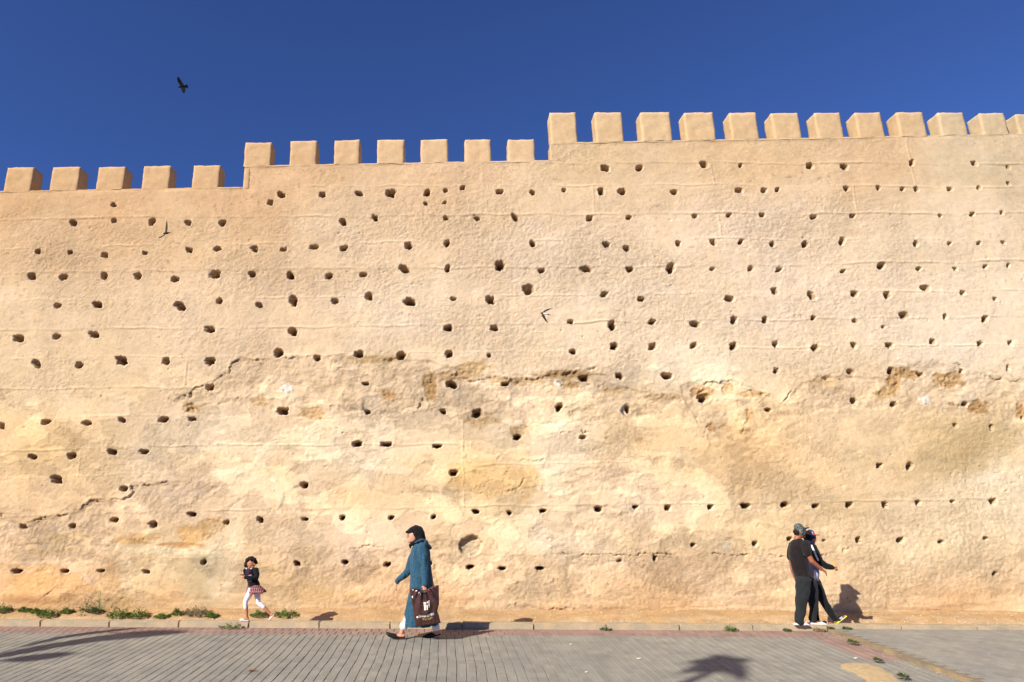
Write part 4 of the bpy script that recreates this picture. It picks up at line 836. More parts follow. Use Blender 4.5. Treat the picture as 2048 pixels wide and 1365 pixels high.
blob('hair', [ball(p(286,208,.025), (.090, .082, .086)), tube([p(230,190,-.03), p(290,160,-.045), p(360,185,-.04), p(385,235,-.01)], [.04, .04, .038, .026]), tube([p(225,230,.03), p(215,280,.02)], [.045, .04]), tube([p(205,265,.0), p(196,290,-.01), p(215,318,-.01)], [.026, .034, .016])], M['hair'], G.root, .006, 1, (.012, 30, 9))
card = blob('cardigan', [G.rings([(338,235,345,.06), (362,190,405,.085), (420,185,418,.09), (500,205,420,.085), (580,224,432,.085), (640,230,458,.09), (662,228,462,.09)]), tube([p(385,368,-.06), p(402,440,-.085), p(398,505,-.10), p(300,515,-.135), p(195,502,-.135)], [.046, .044, .042, .038, .034]), tube([p(192,380,.03), p(200,470,.04), p(172,468,.01)], [.046, .04, .034])], M['black_cloth'], G.root, .008, 4, (.006, 18, 10))
blob('blouse_front', [tube([p(250,348,-.075), p(240,410,-.088), p(245,460,-.088)], [(.045, .012), (.035, .012), (.02, .01)], side=(1, 0, 0))], simple_mat('purple_print', (62,36,58), .9, .6, 120), G.root, .006, 2)
blob('collar', [tube([p(205,345,-.05), p(245,362,-.08), p(300,345,-.07)], [.011, .011, .011])], M['white_cloth'], G.root, .005, 2)
for x, y in ((270,468), (268,572)): blob('ribbon', [tube([p(x-28, y, -.088), p(x+30, y-4, -.092)], [.009, .009])], M['pink'], G.root, .005, 1)
# flared skirt
V_, F_ = [], []; NS, NRr = 48, 7
for k in range(NRr+1):
    t = k/NRr
    for i in range(NS):
        a = 2*pi*i/NS; cxk = 345 + 40*t; cyk = 648 + (796-648)*t; hw = 112 + (180-112)*t**.8
        fx = cos(a); flut = 1 + .07*t*sin(6*a+1.2)
        q = p(cxk + hw*fx*flut, cyk - 38*t*max(0, fx)**1.5*1.3 + 12*t*sin(5*a), (.085+.075*t)*sin(a)*flut); V_.append(q)
F_ = [(k*NS+i, k*NS+(i+1) % NS, (k+1)*NS+(i+1) % NS, (k+1)*NS+i) for k in range(NRr) for i in range(NS)]
sk = obj('skirt', mesh('skirt', V_, F_, True), M['plaid'], G.root)
Vl = [Vector(v)*1.0 for v in V_[-2*NS:]]; cen = sum(Vl, Vector())/len(Vl); Vl = [cen + (v-cen)*.95 + Vector((.004, 0, -.012)) for v in Vl]
obj('lining', mesh('lining', Vl, [(i, (i+1) % NS, NS+(i+1) % NS, NS+i) for i in range(NS)], True), M['red_cloth'], sk)
blob('leggings', [tube([p(300,730,-.04), p(262,810,-.04), p(196,930,-.04), p(190,1000,-.04), p(198,1056,-.04)], [.06, .058, .043, .042, .036]), tube([p(390,730,.04), p(408,830,.04), p(424,960,.04), p(470,1005,.04), p(522,1040,.04)], [.06, .055, .042, .040, .036]), G.rings([(690,270,430,.07), (740,270,430,.07)])], M['legging'], G.root, .007, 3, (.0035, 16, 22))
for pts, yy in (([(250,1285), (170,1286), (95,1280)], -.04), ([(712,1172), (668,1232), (622,1275)], .04)):
    a, b_, c_ = [p(x, y, yy) for x, y in pts]
    blob('slipper', [tube([a, b_, c_], [(.026, .008), (.031, .008), (.024, .008)]), tube([b_ + Vector((0, 0, .012)), (b_+c_)/2 + Vector((0, 0, .016)), c_ + Vector((0, 0, .006))], [(.031, .012), (.031, .016), (.022, .010)])], M['white_shoe'], G.root, .005, 2)

# ---- two young men walking right
T_M = (1520, 1020, 5.25)
A1 = Fig('person', 1606, 1251.0, YK+.02, T_M); p = A1.p
tag(A1.root, 'young man in grey patterned cap, black T-shirt and white slip-ons on the kerb', 'person')
M['skin_m'] = skin_mat('skin_brown', (150,92,62)); M['tee'] = cloth_mat('black_tee', (30,24,24)); M['slacks'] = cloth_mat('charcoal_slacks', (34,36,36))
m, n, l, b = new_mat('camo_cap', .9, .1); tc = n.new('ShaderNodeTexCoord'); vz = nd(n, 'ShaderNodeTexVoronoi', Scale=38.0); l.new(tc.outputs['Object'], vz.inputs[0]); nz = nd(n, 'ShaderNodeTexNoise', Scale=45.0, Detail=3.0); l.new(tc.outputs['Object'], nz.inputs[0])
c = mixc(n, l, ramp(n, l, nz.outputs[0], [(.44, 0.), (.56, 1.)]), tuple(lin((48,54,54))), tuple(lin((112,114,108)))); l.new(c, b.inputs['Base Color']); M['camo'] = m
body = [ball(p(416,232), (.092, .074, .112)), tube([p(452,278), p(460,286)], [.034, .022]), tube([p(470,245), p(481,254)], [.014, .010]), ball(p(474,272), (.012, .02, .008)), ball(p(424,235,-.072), (.018, .010, .028)), tube([p(402,270), p(392,312)], [.055, .058]),
 A1.rings([(330,345,455,.12), (450,330,470,.12), (700,390,510,.11)]), tube([p(485,385,-.17), p(500,455,-.2), p(545,540,-.22), p(642,622,-.2)], [.052, .047, .041, .029]), tube([p(335,385,.13), p(324,500,.15), p(342,630,.15), p(386,755,.12)], [.05, .044, .037, .026]),
 tube([p(450,760,-.07), p(432,950,-.07), p(425,1170,-.07)], [.08, .055, .04]), tube([p(545,780,.07), p(560,960,.07), p(565,1160,.07)], [.08, .055, .04]), tube([p(395,1188,-.07), p(450,1190,-.07), p(490,1200,-.07)], [(.03, .028), (.036, .024), (.03, .014)]), tube([p(540,1178,.07), p(610,1182,.07), p(670,1195,.07)], [(.03, .028), (.036, .024), (.03, .014)])]
body += hand(p(642,622,-.2), (.85, 0, -.65), (-.5, .5, -.6), (.5, 0, .8), .17, .45) + hand(p(386,755,.12), (.25, 0, -1), (1, -.3, 0), (0, -1, 0), .17, .4)
blob('body', body, M['skin_m'], A1.root, .0058, 3); eye_pair(A1.root, p(471,233), (1, 0, 0), (0, 1, 0), .03, .009)
blob('hair', [tube([p(385,235), p(388,262)], [(.078, .055), (.06, .035)])], M['hair'], A1.root, .007, 2)
cap = blob('cap', [tube([p(422,232), p(414,206), p(404,184)], [(.086, .102), (.086, .098), (.070, .076)])], M['camo'], A1.root, .007, 2)
blob('brim', [tube([p(440,205), p(475,194), p(506,187)], [(.080, .016), (.078, .012), (.05, .008)])], M['black_cloth'], cap, .005, 2)
blob('t_shirt', [A1.rings([(303,372,432,.08), (322,345,455,.12), (345,325,482,.15), (400,306,498,.165), (470,306,494,.16), (560,326,502,.15), (640,346,510,.145), (700,370,520,.145), (714,374,522,.145)]), tube([p(480,372,-.15), p(492,420,-.19), p(502,462,-.205)], [.085, .078, .07]), tube([p(345,375,.11), p(328,440,.14), p(325,502,.15)], [.075, .066, .058])], M['tee'], A1.root, .009, 8, (.014, 8, 5))
blob('trousers', [A1.rings([(690,376,518,.13), (750,382,545,.135)]), tube([p(452,760,-.06), p(448,850,-.07), p(436,960,-.07), p(424,1070,-.07), p(414,1168,-.07)], [.125, .112, .094, .080, .074]), tube([p(535,780,.06), p(552,880,.07), p(560,980,.07), p(558,1080,.07), p(556,1148,.07)], [.105, .088, .074, .064, .060])], M['slacks'], A1.root, .008, 4, (.015, 10, 6))
for pts, yy in (([(362,1204), (430,1206), (505,1206)], -.07), ([(506,1196), (600,1200), (688,1202)], .07)):
    a, b_, c_ = [p(x, y, yy) for x, y in pts]
    blob('slip_on', [tube([a, b_, c_], [(.036, .012), (.044, .012), (.036, .011)]), tube([b_ + Vector((.0, 0, .018)), (b_+c_)/2 + Vector((.01, 0, .022)), c_ + Vector((-.01, 0, .008))], [(.042, .018), (.042, .022), (.03, .012)]), tube([a + Vector((.01, 0, .012)), b_ + Vector((0, 0, .012))], [(.038, .014), (.044, .012)])], M['white_shoe'], A1.root, .006, 2)

A2 = Fig('person', 1625, 1249.8, YK+.31, T_M); p = A2.p
tag(A2.root, 'young man in navy cap with red brim and black jacket with white sleeve stripe', 'person')
M['navy'] = cloth_mat('navy_twill', (38,48,86)); M['red_twill'] = cloth_mat('red_twill', (186,36,38)); M['hoodie'] = cloth_mat('blue_grey_jersey', (112,120,160)); M['lime'] = simple_mat('lime_rubber', (196,214,60), .5, .05, 20)
body = [ball(p(532,292), (.088, .074, .112)), tube([p(560,335,-.02), p(566,345,-.02)], [.036, .022]), tube([p(576,305,-.02), p(586,314,-.02)], [.014, .010]), ball(p(578,328,-.02), (.012, .02, .008)), tube([p(520,330), p(518,370)], [.055, .058]),
 A2.rings([(390,500,570,.12), (560,510,590,.11), (740,540,600,.11)]), tube([p(545,410,-.1), p(640,560,-.16), p(755,605,-.16)], [.05, .042, .03]), tube([p(520,410,.14), p(520,560,.18), p(545,690,.16)], [.05, .042, .03]),
 tube([p(580,760,-.06), p(655,935,-.06), p(782,1145,-.06)], [.08, .055, .04]), tube([p(560,760,.06), p(556,960,.06), p(590,1165,.06)], [.08, .055, .04]), tube([p(790,1170,-.06), p(845,1140,-.06), p(890,1118,-.06)], [(.032, .028), (.036, .022), (.03, .012)]), tube([p(600,1180,.06), p(680,1185,.06), p(745,1190,.06)], [(.032, .028), (.036, .022), (.03, .012)])]
body += hand(p(752,604,-.16), (1, -.05, -.15), (-.1, .6, -.5), (0, -.3, 1), .17, 1.1) + hand(p(545,690,.16), (.1, 0, -1), (1, 0, 0), (0, -1, 0), .16, .4)
blob('body', body, skin_mat('skin_olive', (172,112,84)), A2.root, .0058, 3)
eye_pair(A2.root, p(572,296,-.03), (1, -.4, 0), (.35, .9, 0), .028, .009)
blob('hair', [tube([p(498,262), p(500,300), p(508,335)], [(.086, .075), (.086, .066), (.075, .05)])], M['hair'], A2.root, .007, 2)
cap = blob('cap', [tube([p(526,276), p(528,258), p(530,243)], [(.088, .098), (.086, .090), (.060, .064)])], M['navy'], A2.root, .007, 2)
blob('brim', [tube([p(548,262,-.02), p(585,264,-.03), p(618,266,-.03)], [(.080, .016), (.075, .010), (.045, .006)])], M['red_twill'], cap, .005, 2)
cu = bpy.data.curves.new('emblem', 'FONT'); cu.body = '7'; cu.size = .075; cu.extrude = .002; o = bpy.data.objects.new('t', cu); me = evaluated(o); me.materials.clear()
e = obj('emblem', me, M['print_white'], cap); e.location = p(552,262,-.082); e.rotation_euler = (pi/2-.35, 0, .35)
blob('hooded_shirt', [tube([p(500,335), p(515,362), p(545,368)], [(.09, .05), (.095, .045), (.06, .02)]), A2.rings([(370,488,566,.12), (450,494,590,.13), (560,502,600,.135), (650,508,606,.135), (735,526,602,.13)])], M['hoodie'], A2.root, .009, 4, (.007, 12, 6))
blob('white_hem', [tube([p(584,640,-.11), p(586,690,-.115), p(582,730,-.11)], [(.02, .03), (.026, .03), (.016, .03)])], M['white_cloth'], A2.root, .007, 2)
jk = blob('jacket', [A2.rings([(375,500,572,.145), (430,494,598,.155), (510,498,602,.155), (560,512,596,.15)]), tube([p(545,400,-.10), p(585,470,-.14), p(632,550,-.165), p(690,590,-.165), p(752,604,-.16)], [.085, .078, .064, .055, .045]), tube([p(520,400,.1), p(515,500,.15), p(530,640,.15)], [.08, .066, .05])], M['black_cloth'], A2.root, .009, 4, (.007, 12, 10))
blob('sleeve_stripe', [tube([p(540,372,-.178), p(562,420,-.212), p(586,475,-.230), p(612,532,-.238)], [(.008, .019), (.008, .017), (.008, .016), (.008, .015)])], M['white_cloth'], jk, .005, 2)
blob('trousers', [A2.rings([(715,528,602,.125), (770,526,625,.125)]), tube([p(580,770,-.05), p(618,850,-.06), p(655,935,-.06), p(715,1040,-.06), p(778,1140,-.06)], [.10, .088, .072, .064, .056]), tube([p(560,770,.05), p(556,870,.06), p(556,960,.06), p(575,1080,.06), p(588,1150,.06)], [.10, .086, .072, .062, .056])], cloth_mat('black_slacks', (22,23,25)), A2.root, .009, 4, (.008, 11, 9))
for pts, yy in (([(778,1208), (840,1160), (902,1116)], -.06), ([(592,1204), (670,1206), (752,1204)], .06)):
    a, b_, c_ = [p(x, y, yy) for x, y in pts]; d_ = (c_-a).normalized(); nn = Vector((-d_.z, 0, d_.x))
    sl = blob('slide_sandal', [tube([a, b_, c_], [(.042, .012), (.046, .011), (.038, .009)])], M['lime'], A2.root, .006, 2)
    st = blob('strap', [tube([b_ + nn*.025 - d_*.02, b_ + nn*.034 + d_*.02, b_ + nn*.026 + d_*.06], [(.050, .030), (.050, .034), (.046, .026)])], M['black_leather'], sl, .006, 2)
    for k in range(3): blob('stripe', [tube([b_ + nn*.002 + d_*(.015+.02*k) + Vector((0, -.0505, 0)), b_ + nn*.048 + d_*(.0+.02*k) + Vector((0, -.047, 0))], [(.006, .006), (.006, .006)])], M['white_shoe'], sl, .004, 1)
fan = tag(obj('paper_cone', mesh('paper_cone', [A2.o + p(x, y, yy) for x, y, yy in ((770,596,-.19),(748,545,-.20),(760,532,-.21),(782,540,-.20),(796,572,-.19),(796,600,-.185),(770,596,-.178),(748,545,-.188),(760,532,-.198),(782,540,-.188),(796,572,-.178),(796,600,-.173))],
 [(0,1,2,3,4,5),(11,10,9,8,7,6)] + [(i, i+6, (i+1) % 6+6, (i+1) % 6) for i in range(6)]), simple_mat('tan_paper', (222,180,112), .8, .08, 30)), 'folded tan paper held in the hand of the man in the jacket', 'paper')

# ------------------------------------------------------------------ weeds
def leaf_mat(name, a, b_):
    m, n, l, b = new_mat(name, .6, .25); geo = n.new('ShaderNodeNewGeometry')
    nz = nd(n, 'ShaderNodeTexNoise', Scale=28.0, Detail=3.0); l.new(geo.outputs['Position'], nz.inputs[0])
    l.new(mixc(n, l, ramp(n, l, nz.outputs[0], [(.35, 0.), (.65, 1.)]), tuple(lin(a)), tuple(lin(b_))), b.inputs['Base Color'])
    b.inputs['Transmission Weight'].default_value = 0.0; return m
M['leaf'] = leaf_mat('weed_leaf', (58,82,26), (98,120,44)); M['leaf_dark'] = leaf_mat('dark_leaf', (52,66,32), (84,96,48)); M['leaf_grey'] = leaf_mat('grey_leaf', (92,92,70), (124,118,88)); M['leaf_dry'] = leaf_mat('dry_leaf', (120,98,62), (150,124,80)); M['grass_blade'] = leaf_mat('blade_leaf', (84,104,44), (124,138,64))
def leaf(V_, F_, p_, d, ln, w_, bend):
    d = Vector(d).normalized(); s = d.cross(Vector((0, 0, 1)));
    if s.length < .05: s = Vector((1, 0, 0))
    s.normalize(); k = len(V_); up = s.cross(d)
    mid = p_ + d*ln*.5 + Vector((0, 0, bend*ln*.25)); tip = p_ + d*ln - Vector((0, 0, bend*ln*.45))
    V_ += [p_, mid - s*w_ + up*w_*.25, mid, mid + s*w_ + up*w_*.25, tip]; F_ += [(k, k+1, k+2), (k, k+2, k+3), (k+1, k+4, k+2), (k+2, k+4, k+3)]
wr = np.random.default_rng(3)
def weed(name, px, py, wpx, hpx, Y, mat, label, cat='weed', n=None, blades=0, stems=0, zfix=None, grp='weeds along the wall foot'):
    P = on_y(px, py, Y); z = zfix if zfix is not None else float(bank_z(P[0], Y)); sc = 1300/(Y*.965)
    hw, hh = wpx/sc/2, hpx/sc; r = empty(name, (P[0], Y, z)); V_, F_ = [], []
    n = n or int(120 + wpx*11)
    for _ in range(n):
        a = wr.uniform(0, 6.28); q = sqrt(wr.random()); x = hw*q*cos(a); y = min(.16, hw*.7)*q*sin(a)
        hz = hh*wr.random()*(1-.75*q*q)*(.6+.4*sin(x*40+3)); d = (cos(a)+wr.normal(0, .5), sin(a)+wr.normal(0, .5), wr.uniform(.1, 1.0))
        leaf(V_, F_, Vector((x, y, max(.0, hz))), d, wr.uniform(.022, .055), wr.uniform(.007, .015), wr.uniform(.2, 1.0))
    if V_: obj('leaves', mesh('leaves', V_, F_), mat, r)
    stems = stems or (2 if wpx > 20 and n > 100 else 0)
    if blades or stems:
        for i in range(stems):
            a = wr.uniform(-.5, .5); top_ = Vector((hw*wr.uniform(-.7, .7), wr.uniform(-.03, .03), hh*wr.uniform(.7, 1.25)+.02))
            v, f = tube([Vector((top_.x*.3, 0, 0)), top_*.6, top_], [.004, .003, .0015], n=5); obj('stem', mesh('stem', v, f), M['leaf_dry'], r)
            V2, F2 = [], []
            for _ in range(7): leaf(V2, F2, top_*wr.uniform(.45, 1), (wr.normal(), wr.normal(), .3), wr.uniform(.02, .045), .006, .4)
            obj('leaves', mesh('leaves', V2, F2), mat, r)
    return tag(r, label, cat, grp)
B0 = YK + 1.26
weed('weed', 6, 1219, 34, 17, B0+0.150, M['leaf'], 'leafy green weed at the foot of the wall by the left edge')
weed('weed', 50, 1221, 26, 8, B0+0.180, M['leaf'], 'low weed with a thin bent dry stem near the left edge', stems=2)
weed('weed', 96, 1231, 44, 15, B0+0.012, M['leaf'], 'spreading green weed midway between the left edge and the bladed plant')
weed('weed', 75, 1221, 26, 8, B0+0.120, M['leaf'], 'flat little weed just left of the spreading green weed')
weed('weed', 134, 1222, 26, 12, B0+0.120, M['leaf'], 'small round weed just left of the bushy upright weed', stems=1)
weed('weed', 176, 1219, 34, 34, B0+0.150, M['leaf_dark'], 'bushy upright weed beside the tall bladed plant', n=260, stems=3)
weed('weed', 236, 1235, 46, 20, B0-.01, M['leaf'], 'large dense green weed on the bank below the bladed plant')
weed('weed', 276, 1232, 44, 17, B0+0.000, M['leaf'], 'bright broad-leaved weed right of the large dense weed', stems=2)
weed('weed', 192, 1223, 30, 9, B0+0.108, M['leaf_dark'], 'dark low weed under the tall bladed plant')
weed('weed', 324, 1234, 30, 6, B0+0.000, M['leaf'], 'thin flat weed left of the grey-leaved weed')
weed('weed', 356, 1227, 24, 12, B0+0.072, M['leaf'], 'small pale weed touching the grey-leaved weed')
weed('weed', 394, 1229, 56, 17, B0+0.060, M['leaf_grey'], 'grey-leaved weed mound left of the running girl')
weed('weed', 424, 1235, 24, 10, B0+0.000, M['leaf'], 'green tuft at the right end of the grey-leaved mound')
weed('weed', 519, 1230, 36, 10, B0+0.048, M['leaf'], "low green weed seen between the girl's legs")
weed('weed', 572, 1228, 52, 12, B0+0.060, M['leaf'], "long low green weed right of the girl's raised foot")
weed('weed', 165, 1231, 14, 3, B0+0.000, M['leaf'], 'tiny sprig on the bare sand left of the large weed', n=26)
# tall plant with sword blades
P = on_y(199, 1214, B0+0.168); r = tag(empty('bladed_plant', (P[0], B0+0.168, float(bank_z(P[0], B0+0.168)))), 'tall weed with upright sword-shaped leaves against the wall', 'plant')
for dx, hz, w_, lean in ((.0, .40, .012, .0), (-.02, .36, .010, -.02), (.20, .24, .012, .05), (.14, .14, .010, .06), (-.08, .13, .009, -.05), (.09, .2, .008, .02)):
    V_ = []; F_ = []
    for i in range(7):
        t = i/6; c = Vector((dx*t**1.4+lean*t*t, -.04*t, hz*(t-.18*t*t*(abs(dx) > .05)))); w2 = w_*(1-t)**.6*(.6+.8*t if t < .5 else 1); V_ += [c + Vector((-w2, 0, 0)), c + Vector((0, -w2*.5, 0)), c + Vector((w2, 0, 0))]
    F_ = [(3*i+j, 3*i+j+1, 3*i+j+4, 3*i+j+3) for i in range(6) for j in range(2)]; obj('blade', mesh('blade', V_, F_, True), M['grass_blade'], r)
kz = .0
for px, py, wp, hp, mt, lb in ((464,1256,50,10,'leaf',"leafy green weed at the kerb joint below the girl"), (1212,1256,20,5,'leaf_dark','small dark tuft at the kerb in the middle of the pavement'), (1460,1258,26,9,'leaf','green weed at the kerb left of the two men'),
    (1574,1260,14,4,'leaf_dark','tiny tuft at the kerb just left of the white slip-ons'), (1640,1264,20,8,'leaf_dry','dry brown tuft where the path edging meets the kerb'), (1662,1258,10,4,'leaf_dark','tiny dark tuft at the kerb right of the dry brown tuft'), (1695,1259,14,4,'leaf_dark','small tuft at the kerb below the striped sandal')):
    Yk = YK - .025; weed('weed', px, py, wp, hp, Yk, M[mt], lb, n=int(30+wp*4), zfix=.035 if px > 1655 else 0., grp='weeds in the paving joints')
for px, py, wp, hp, lb in ((1707,1291,18,7,'weed in the edging joint nearest the kerb'), (1757,1327,12,5,'weed halfway down the path edging'), (1808,1361,16,9,'weed at the near end of the path edging')):
    q = on_ground(px, py); weed('weed', px, py, wp, hp, float(q[1]), M['leaf_dark'], lb, n=int(30+wp*4), zfix=gz(q[1])+.03, grp='weeds in the paving joints')

# ------------------------------------------------------------------ litter
def scrap(name, px, py, pts, mat, label, cat):
    q = on_ground(px, py); z = gz(q[1]) + (.040 if q[0] > X_EDGE+.15 else .004)
    V_ = [(x, y, .004+.010*abs(sin(i*2.1))) for i, (x, y) in enumerate(pts)] + [(x, y, .001+.010*abs(sin(i*2.1))) for i, (x, y) in enumerate(pts)]; n = len(pts)
    o = obj(name, mesh(name, V_, [tuple(range(n)), tuple(reversed(range(n, 2*n)))] + [(i, i+n, (i+1) % n+n, (i+1) % n) for i in range(n)]), mat); o.location = (q[0], q[1], z); return tag(o, label, cat)
M['paper'] = simple_mat('white_paper', (226,220,208), .8, .05, 20); M['dead_leaf'] = simple_mat('dead_leaf', (120,82,58), .8, .2, 40)
quad = [(-.03,-.02),(.03,-.025),(.035,.02),(-.02,.03)]
scrap('paper_scrap', 1141, 1290, [(x*.6, y*.8) for x, y in quad], M['paper'], 'white scrap of paper on the paving right of the woman', 'paper scrap')
scrap('paper_scrap', 1277, 1319, [(x*.9, y) for x, y in quad], M['paper'], 'curled white scrap of paper left of the leafy shadow', 'paper scrap')
scrap('paper_scrap', 1172, 1346, [(x*.6, y*.7) for x, y in quad], M['paper'], 'white scrap of paper near the lower edge of the paving', 'paper scrap')
scrap('paper_scrap', 1711, 1318, [(x*.6, y*.9) for x, y in quad], M['paper'], 'crumpled white scrap on the red pavers beside the sand', 'paper scrap')
scrap('paper_scrap', 1588, 1261.5, [(x*.8, y*.6) for x, y in quad], M['paper'], "white scrap of paper at the kerb below the man's slip-ons", 'paper scrap')
scrap('dead_leaf', 503, 1343, [(-.05,-.01),(-.02,-.035),(.02,-.03),(.05,0),(.085,-.02),(.05,.015),(.02,.035),(-.02,.03)], M['dead_leaf'], 'brown dead leaf lying on the grey paving', 'leaf')
scrap('twig', 228, 1268, [(-.09,.01),(-.03,.03),(.05,-.03),(.10,.03),(.10,.045),(.05,-.01),(-.03,.05),(-.09,.03)], M['dead_leaf'], 'bent brown twig on the paving beside the curved shadows', 'twig')

# ------------------------------------------------------------------ birds
def bird(name, label, px, py, Y, s, parts, mats):
    """parts: (part name, [outline pixels in a tile], tile, depth offset at the tip, thickness, material)"""
    P = on_y(px, py, Y); z = (np.array(P)-_C) @ _F; k = z/FPX; r = tag(empty(name, P), label, 'bird')
    for pn, out, tile, bow, th, mk in parts:
        q = [((tile[0]+x/tile[2]-px)*k, -(tile[1]+y/tile[2]-py)*k) for x, y in out]; n = len(q)
        L0 = max(math.hypot(a, b) for a, b in q)
        V_ = [Vector((a, bow*(math.hypot(a, b)/L0)**1.5 - th*.5, b)) for a, b in q] + [Vector((a, bow*(math.hypot(a, b)/L0)**1.5 + th*.5, b)) for a, b in q]
        obj(pn, mesh(pn, V_, [tuple(range(n)), tuple(reversed(range(n, 2*n)))] + [(i, i+n, (i+1) % n+n, (i+1) % n) for i in range(n)]), mats[mk], r)
    return r, k
M['feather'] = simple_mat('black_feather', (9,9,9), .7, .2, 40, spec=.05); M['feather_brown'] = simple_mat('brown_feather', (58,44,34), .7, .2, 40); M['feather_white'] = simple_mat('white_feather', (232,226,220), .7, .05, 40)
tb = (320,130,17.06)
r, k = bird('black_bird', 'black bird soaring in the blue sky above the wall', 365, 173, 26.0, 1, [('wing', [(690,715),(640,640),(600,560),(590,500),(600,440),(630,430),(665,450),(700,520),(750,590),(800,660),(825,715)], tb, -.12, .03, 'b'), ('wing', [(725,780),(750,860),(780,950),(820,1010),(870,1065),(905,1070),(885,1035),(910,1020),(895,950),(890,870),(870,790)], tb, -.12, .03, 'b'), ('tail', [(830,720),(870,670),(910,655),(950,700),(960,750),(955,805),(900,790),(840,775)], tb, .02, .02, 'b')], {'b': M['feather']})
def spindle(r, k, px, py, pts, tile, rad, mat, name='body'):
    q = [Vector(((tile[0]+x/tile[2]-px)*k, 0, -(tile[1]+y/tile[2]-py)*k)) for x, y in pts]; v, f = tube(q, [a/tile[2]*k for a in rad], n=10); return obj(name, mesh(name, v, f, True), mat, r)
spindle(r, k, 365, 173, [(630,772),(680,755),(760,745),(830,745),(880,745)], tb, [10,30,42,34,18], M['feather'])
t2 = (1040,580,13.65)
r, k = bird('swift', 'white-bellied swift gliding before the middle of the wall', 1095, 628, YW-1.87, 1, [('wing', [(620,620),(640,580),(690,540),(760,505),(850,490),(915,494),(840,515),(770,545),(700,590),(690,630)], t2, .05, .006, 'b'), ('wing', [(590,660),(600,710),(640,770),(690,840),(765,900),(730,830),(700,770),(670,700),(660,670)], t2, .05, .006, 'b'), ('tail', [(720,650),(790,668),(840,688),(780,690),(725,684)], t2, .01, .006, 'b')], {'b': M['feather_brown']})
spindle(r, k, 1095, 628, [(562,632),(590,632),(620,640)], t2, [8,22,28], M['feather_brown'], 'head'); spindle(r, k, 1095, 628, [(618,642),(660,650),(700,658),(735,668)], t2, [22,27,24,14], M['feather_white'])
t3 = (280,420,17.06)
r, k = bird('swift', 'brown swift banking before the upper left of the wall', 331, 460, YW-3.2, 1, [('wing', [(870,790),(865,650),(885,480),(910,340),(930,470),(942,640),(940,790)], t3, -.04, .006, 'b'), ('wing', [(830,810),(760,845),(690,855),(600,855),(535,862),(600,885),(690,878),(760,865),(840,840)], t3, .14, .006, 'b'), ('tail', [(1000,790),(1090,772),(1040,805),(1000,815)], t3, .0, .006, 'b')], {'b': M['feather_brown']})
spindle(r, k, 331, 460, [(810,825),(850,815),(900,805),(960,800),(1020,798)], t3, [12,34,44,36,14], M['feather_brown'])

# ------------------------------------------------------------------ palms out of frame whose shadows fall on the paving
M['trunk'] = simple_mat('palm_trunk', (112,92,70), .95, .3, 9, .6); M['frond'] = leaf_mat('palm_frond', (60,80,36), (92,108,52))
def palm(shadow_px, h, fl, nf, label, lean=0.0, trunk_r=.11, seed=1, arch=.6):
    g = np.random.default_rng(seed); S0 = on_ground(*shadow_px); z0 = gz(S0[1]); t = h/(-L[2]); top_ = np.array([S0[0], S0[1], z0]) - L*t
    r = tag(empty('palm_tree', (top_[0], top_[1], -.5)), label, 'palm tree', 'palm trees beside the viewpoint'); H = top_[2]+.5
    v, f = tube([Vector((lean*(1-q)*2, 0, H*q)) for q in np.linspace(0, 1, 9)], [trunk_r*(1.25-.35*q) for q in np.linspace(0, 1, 9)], n=12); obj('trunk', mesh('trunk', v, f, True), M['trunk'], r)
    for i in range(nf):
        az = 6.283*i/nf + g.normal(0, .45); ln = fl*g.uniform(.4, 1.55); up = g.uniform(.15, .9); V_, F_ = [], []; pts = []
        for q in np.linspace(0, 1, 10):
            rad = ln*(q - .12*q*q); pts.append(Vector((cos(az)*rad, sin(az)*rad, H + ln*(up*q - arch*1.25*q*q))))
        v, f = tube(pts, [.02*(1-.75*q) for q in np.linspace(0, 1, 10)], n=6); fr = obj('frond', mesh('frond', v, f, True), M['frond'], r)
        for j in range(2, 40):
            q = j/40; a = q*9; k = int(a); c = pts[k]*(1-(a-k)) + pts[min(k+1, 9)]*(a-k); tg = (pts[min(k+1, 9)]-pts[max(k-1, 0)]).normalized(); sd2 = tg.cross(Vector((0, 0, 1))).normalized()
            for s in (-1, 1): leaf(V_, F_, c, tg*.75 + sd2*s - Vector((0, 0, .35)), ln*.30*sin(pi*min(.95, q+.12))+.05, .034, .5)
        tag(obj('leaflets', mesh('leaflets', V_, F_), M['frond'], fr), kind='stuff')
    return r
def lifted(px, py, h):
    S0 = on_ground(px, py); return Vector(S0 - L*((h)/(-L[2])))
c0 = lifted(-190, 1362, 3.4); r = tag(empty('palm_tree', (c0.x, c0.y, -.5)), 'young palm tree left of the viewpoint whose fronds shade the left paving', 'palm tree', 'palm trees beside the viewpoint')
o0 = Vector((c0.x, c0.y, -.5))
v, f = tube([Vector((0, 0, q*(c0.z+.5))) for q in np.linspace(0, 1, 7)], [.17, .16, .15, .15, .15, .16, .14], n=12); obj('trunk', mesh('trunk', v, f, True), M['trunk'], r)
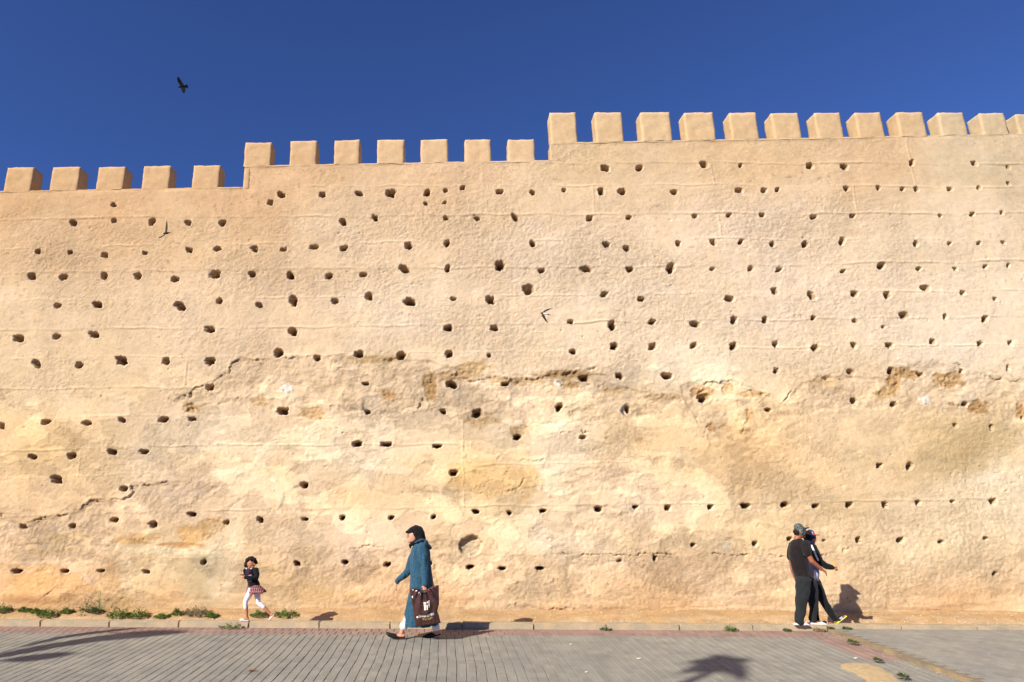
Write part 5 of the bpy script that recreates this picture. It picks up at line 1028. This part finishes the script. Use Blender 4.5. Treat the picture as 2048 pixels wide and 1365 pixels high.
fronds = [([(-190,1362,3.4),(-60,1326,3.9),(20,1309,4.0),(70,1299,3.8),(130,1287,3.4),(198,1273,2.9)], .34), ([(-190,1362,3.4),(0,1306,4.6),(110,1277,4.6),(170,1268,4.2),(230,1261,3.6),(284,1256,2.8)], .22), ([(-190,1362,3.4),(0,1322,5.5),(60,1316,6.2),(110,1312,6.6),(150,1308,6.8)], .40), ([(-190,1362,3.4),(60,1300,6.4),(230,1273,7.6),(300,1268,7.8),(372,1265,7.6)], .50),
 ([(-190,1362,3.4),(-330,1370,4.2),(-420,1380,3.2)], .15), ([(-190,1362,3.4),(-220,1420,4.4),(-250,1470,3.6)], .15), ([(-190,1362,3.4),(-260,1310,4.2),(-300,1290,3.4)], .15), ([(-190,1362,3.4),(-100,1420,4.2),(-60,1450,3.3)], .15)]
for path_, w_ in fronds:
    K = [lifted(*q)-o0 for q in path_]; n_ = len(K)
    tq = np.linspace(0, n_-1, 26); pts = [Vector([np.interp(t, range(n_), [k[c] for k in K]) for c in range(3)]) for t in tq]
    for _ in range(4): pts = [pts[0]] + [(pts[i-1]+pts[i]*2+pts[i+1])/4 for i in range(1, 25)] + [pts[-1]]
    v, f = tube(pts, [.022*(1-.7*q) for q in np.linspace(0, 1, 26)], n=6); fr = obj('frond', mesh('frond', v, f, True), M['frond'], r); V_, F_ = [], []
    for k in range(7, 26):
        tg = (pts[min(k+1, 25)]-pts[k-1]).normalized(); sd2 = tg.cross(Vector(L)).normalized(); q = (k-7)/18; g_ = w_*(sin(pi*min(.985, q*.9+.08))**.7)*(1+.14*sin(k*2.3))
        V_ += [pts[k]-sd2*g_*.5, pts[k]+Vector((0, 0, .015)), pts[k]+sd2*g_*.5]
    F_ = [(3*i_+j_, 3*i_+j_+1, 3*i_+j_+4, 3*i_+j_+3) for i_ in range(18) for j_ in range(2)]
    obj('leaf_blade', mesh('leaf_blade', V_, F_, True), M['frond'], fr)
palm((1456, 1329), 9.0, .38, 15, 'tall palm tree behind the viewpoint casting the blurred leafy shadow', trunk_r=.07, seed=9)
palm((1225, 1386), 9.0, .46, 12, 'tall palm tree behind the viewpoint casting the shadow at the lower edge', trunk_r=.07, seed=12)

bpy.data.scenes.remove(_lab)
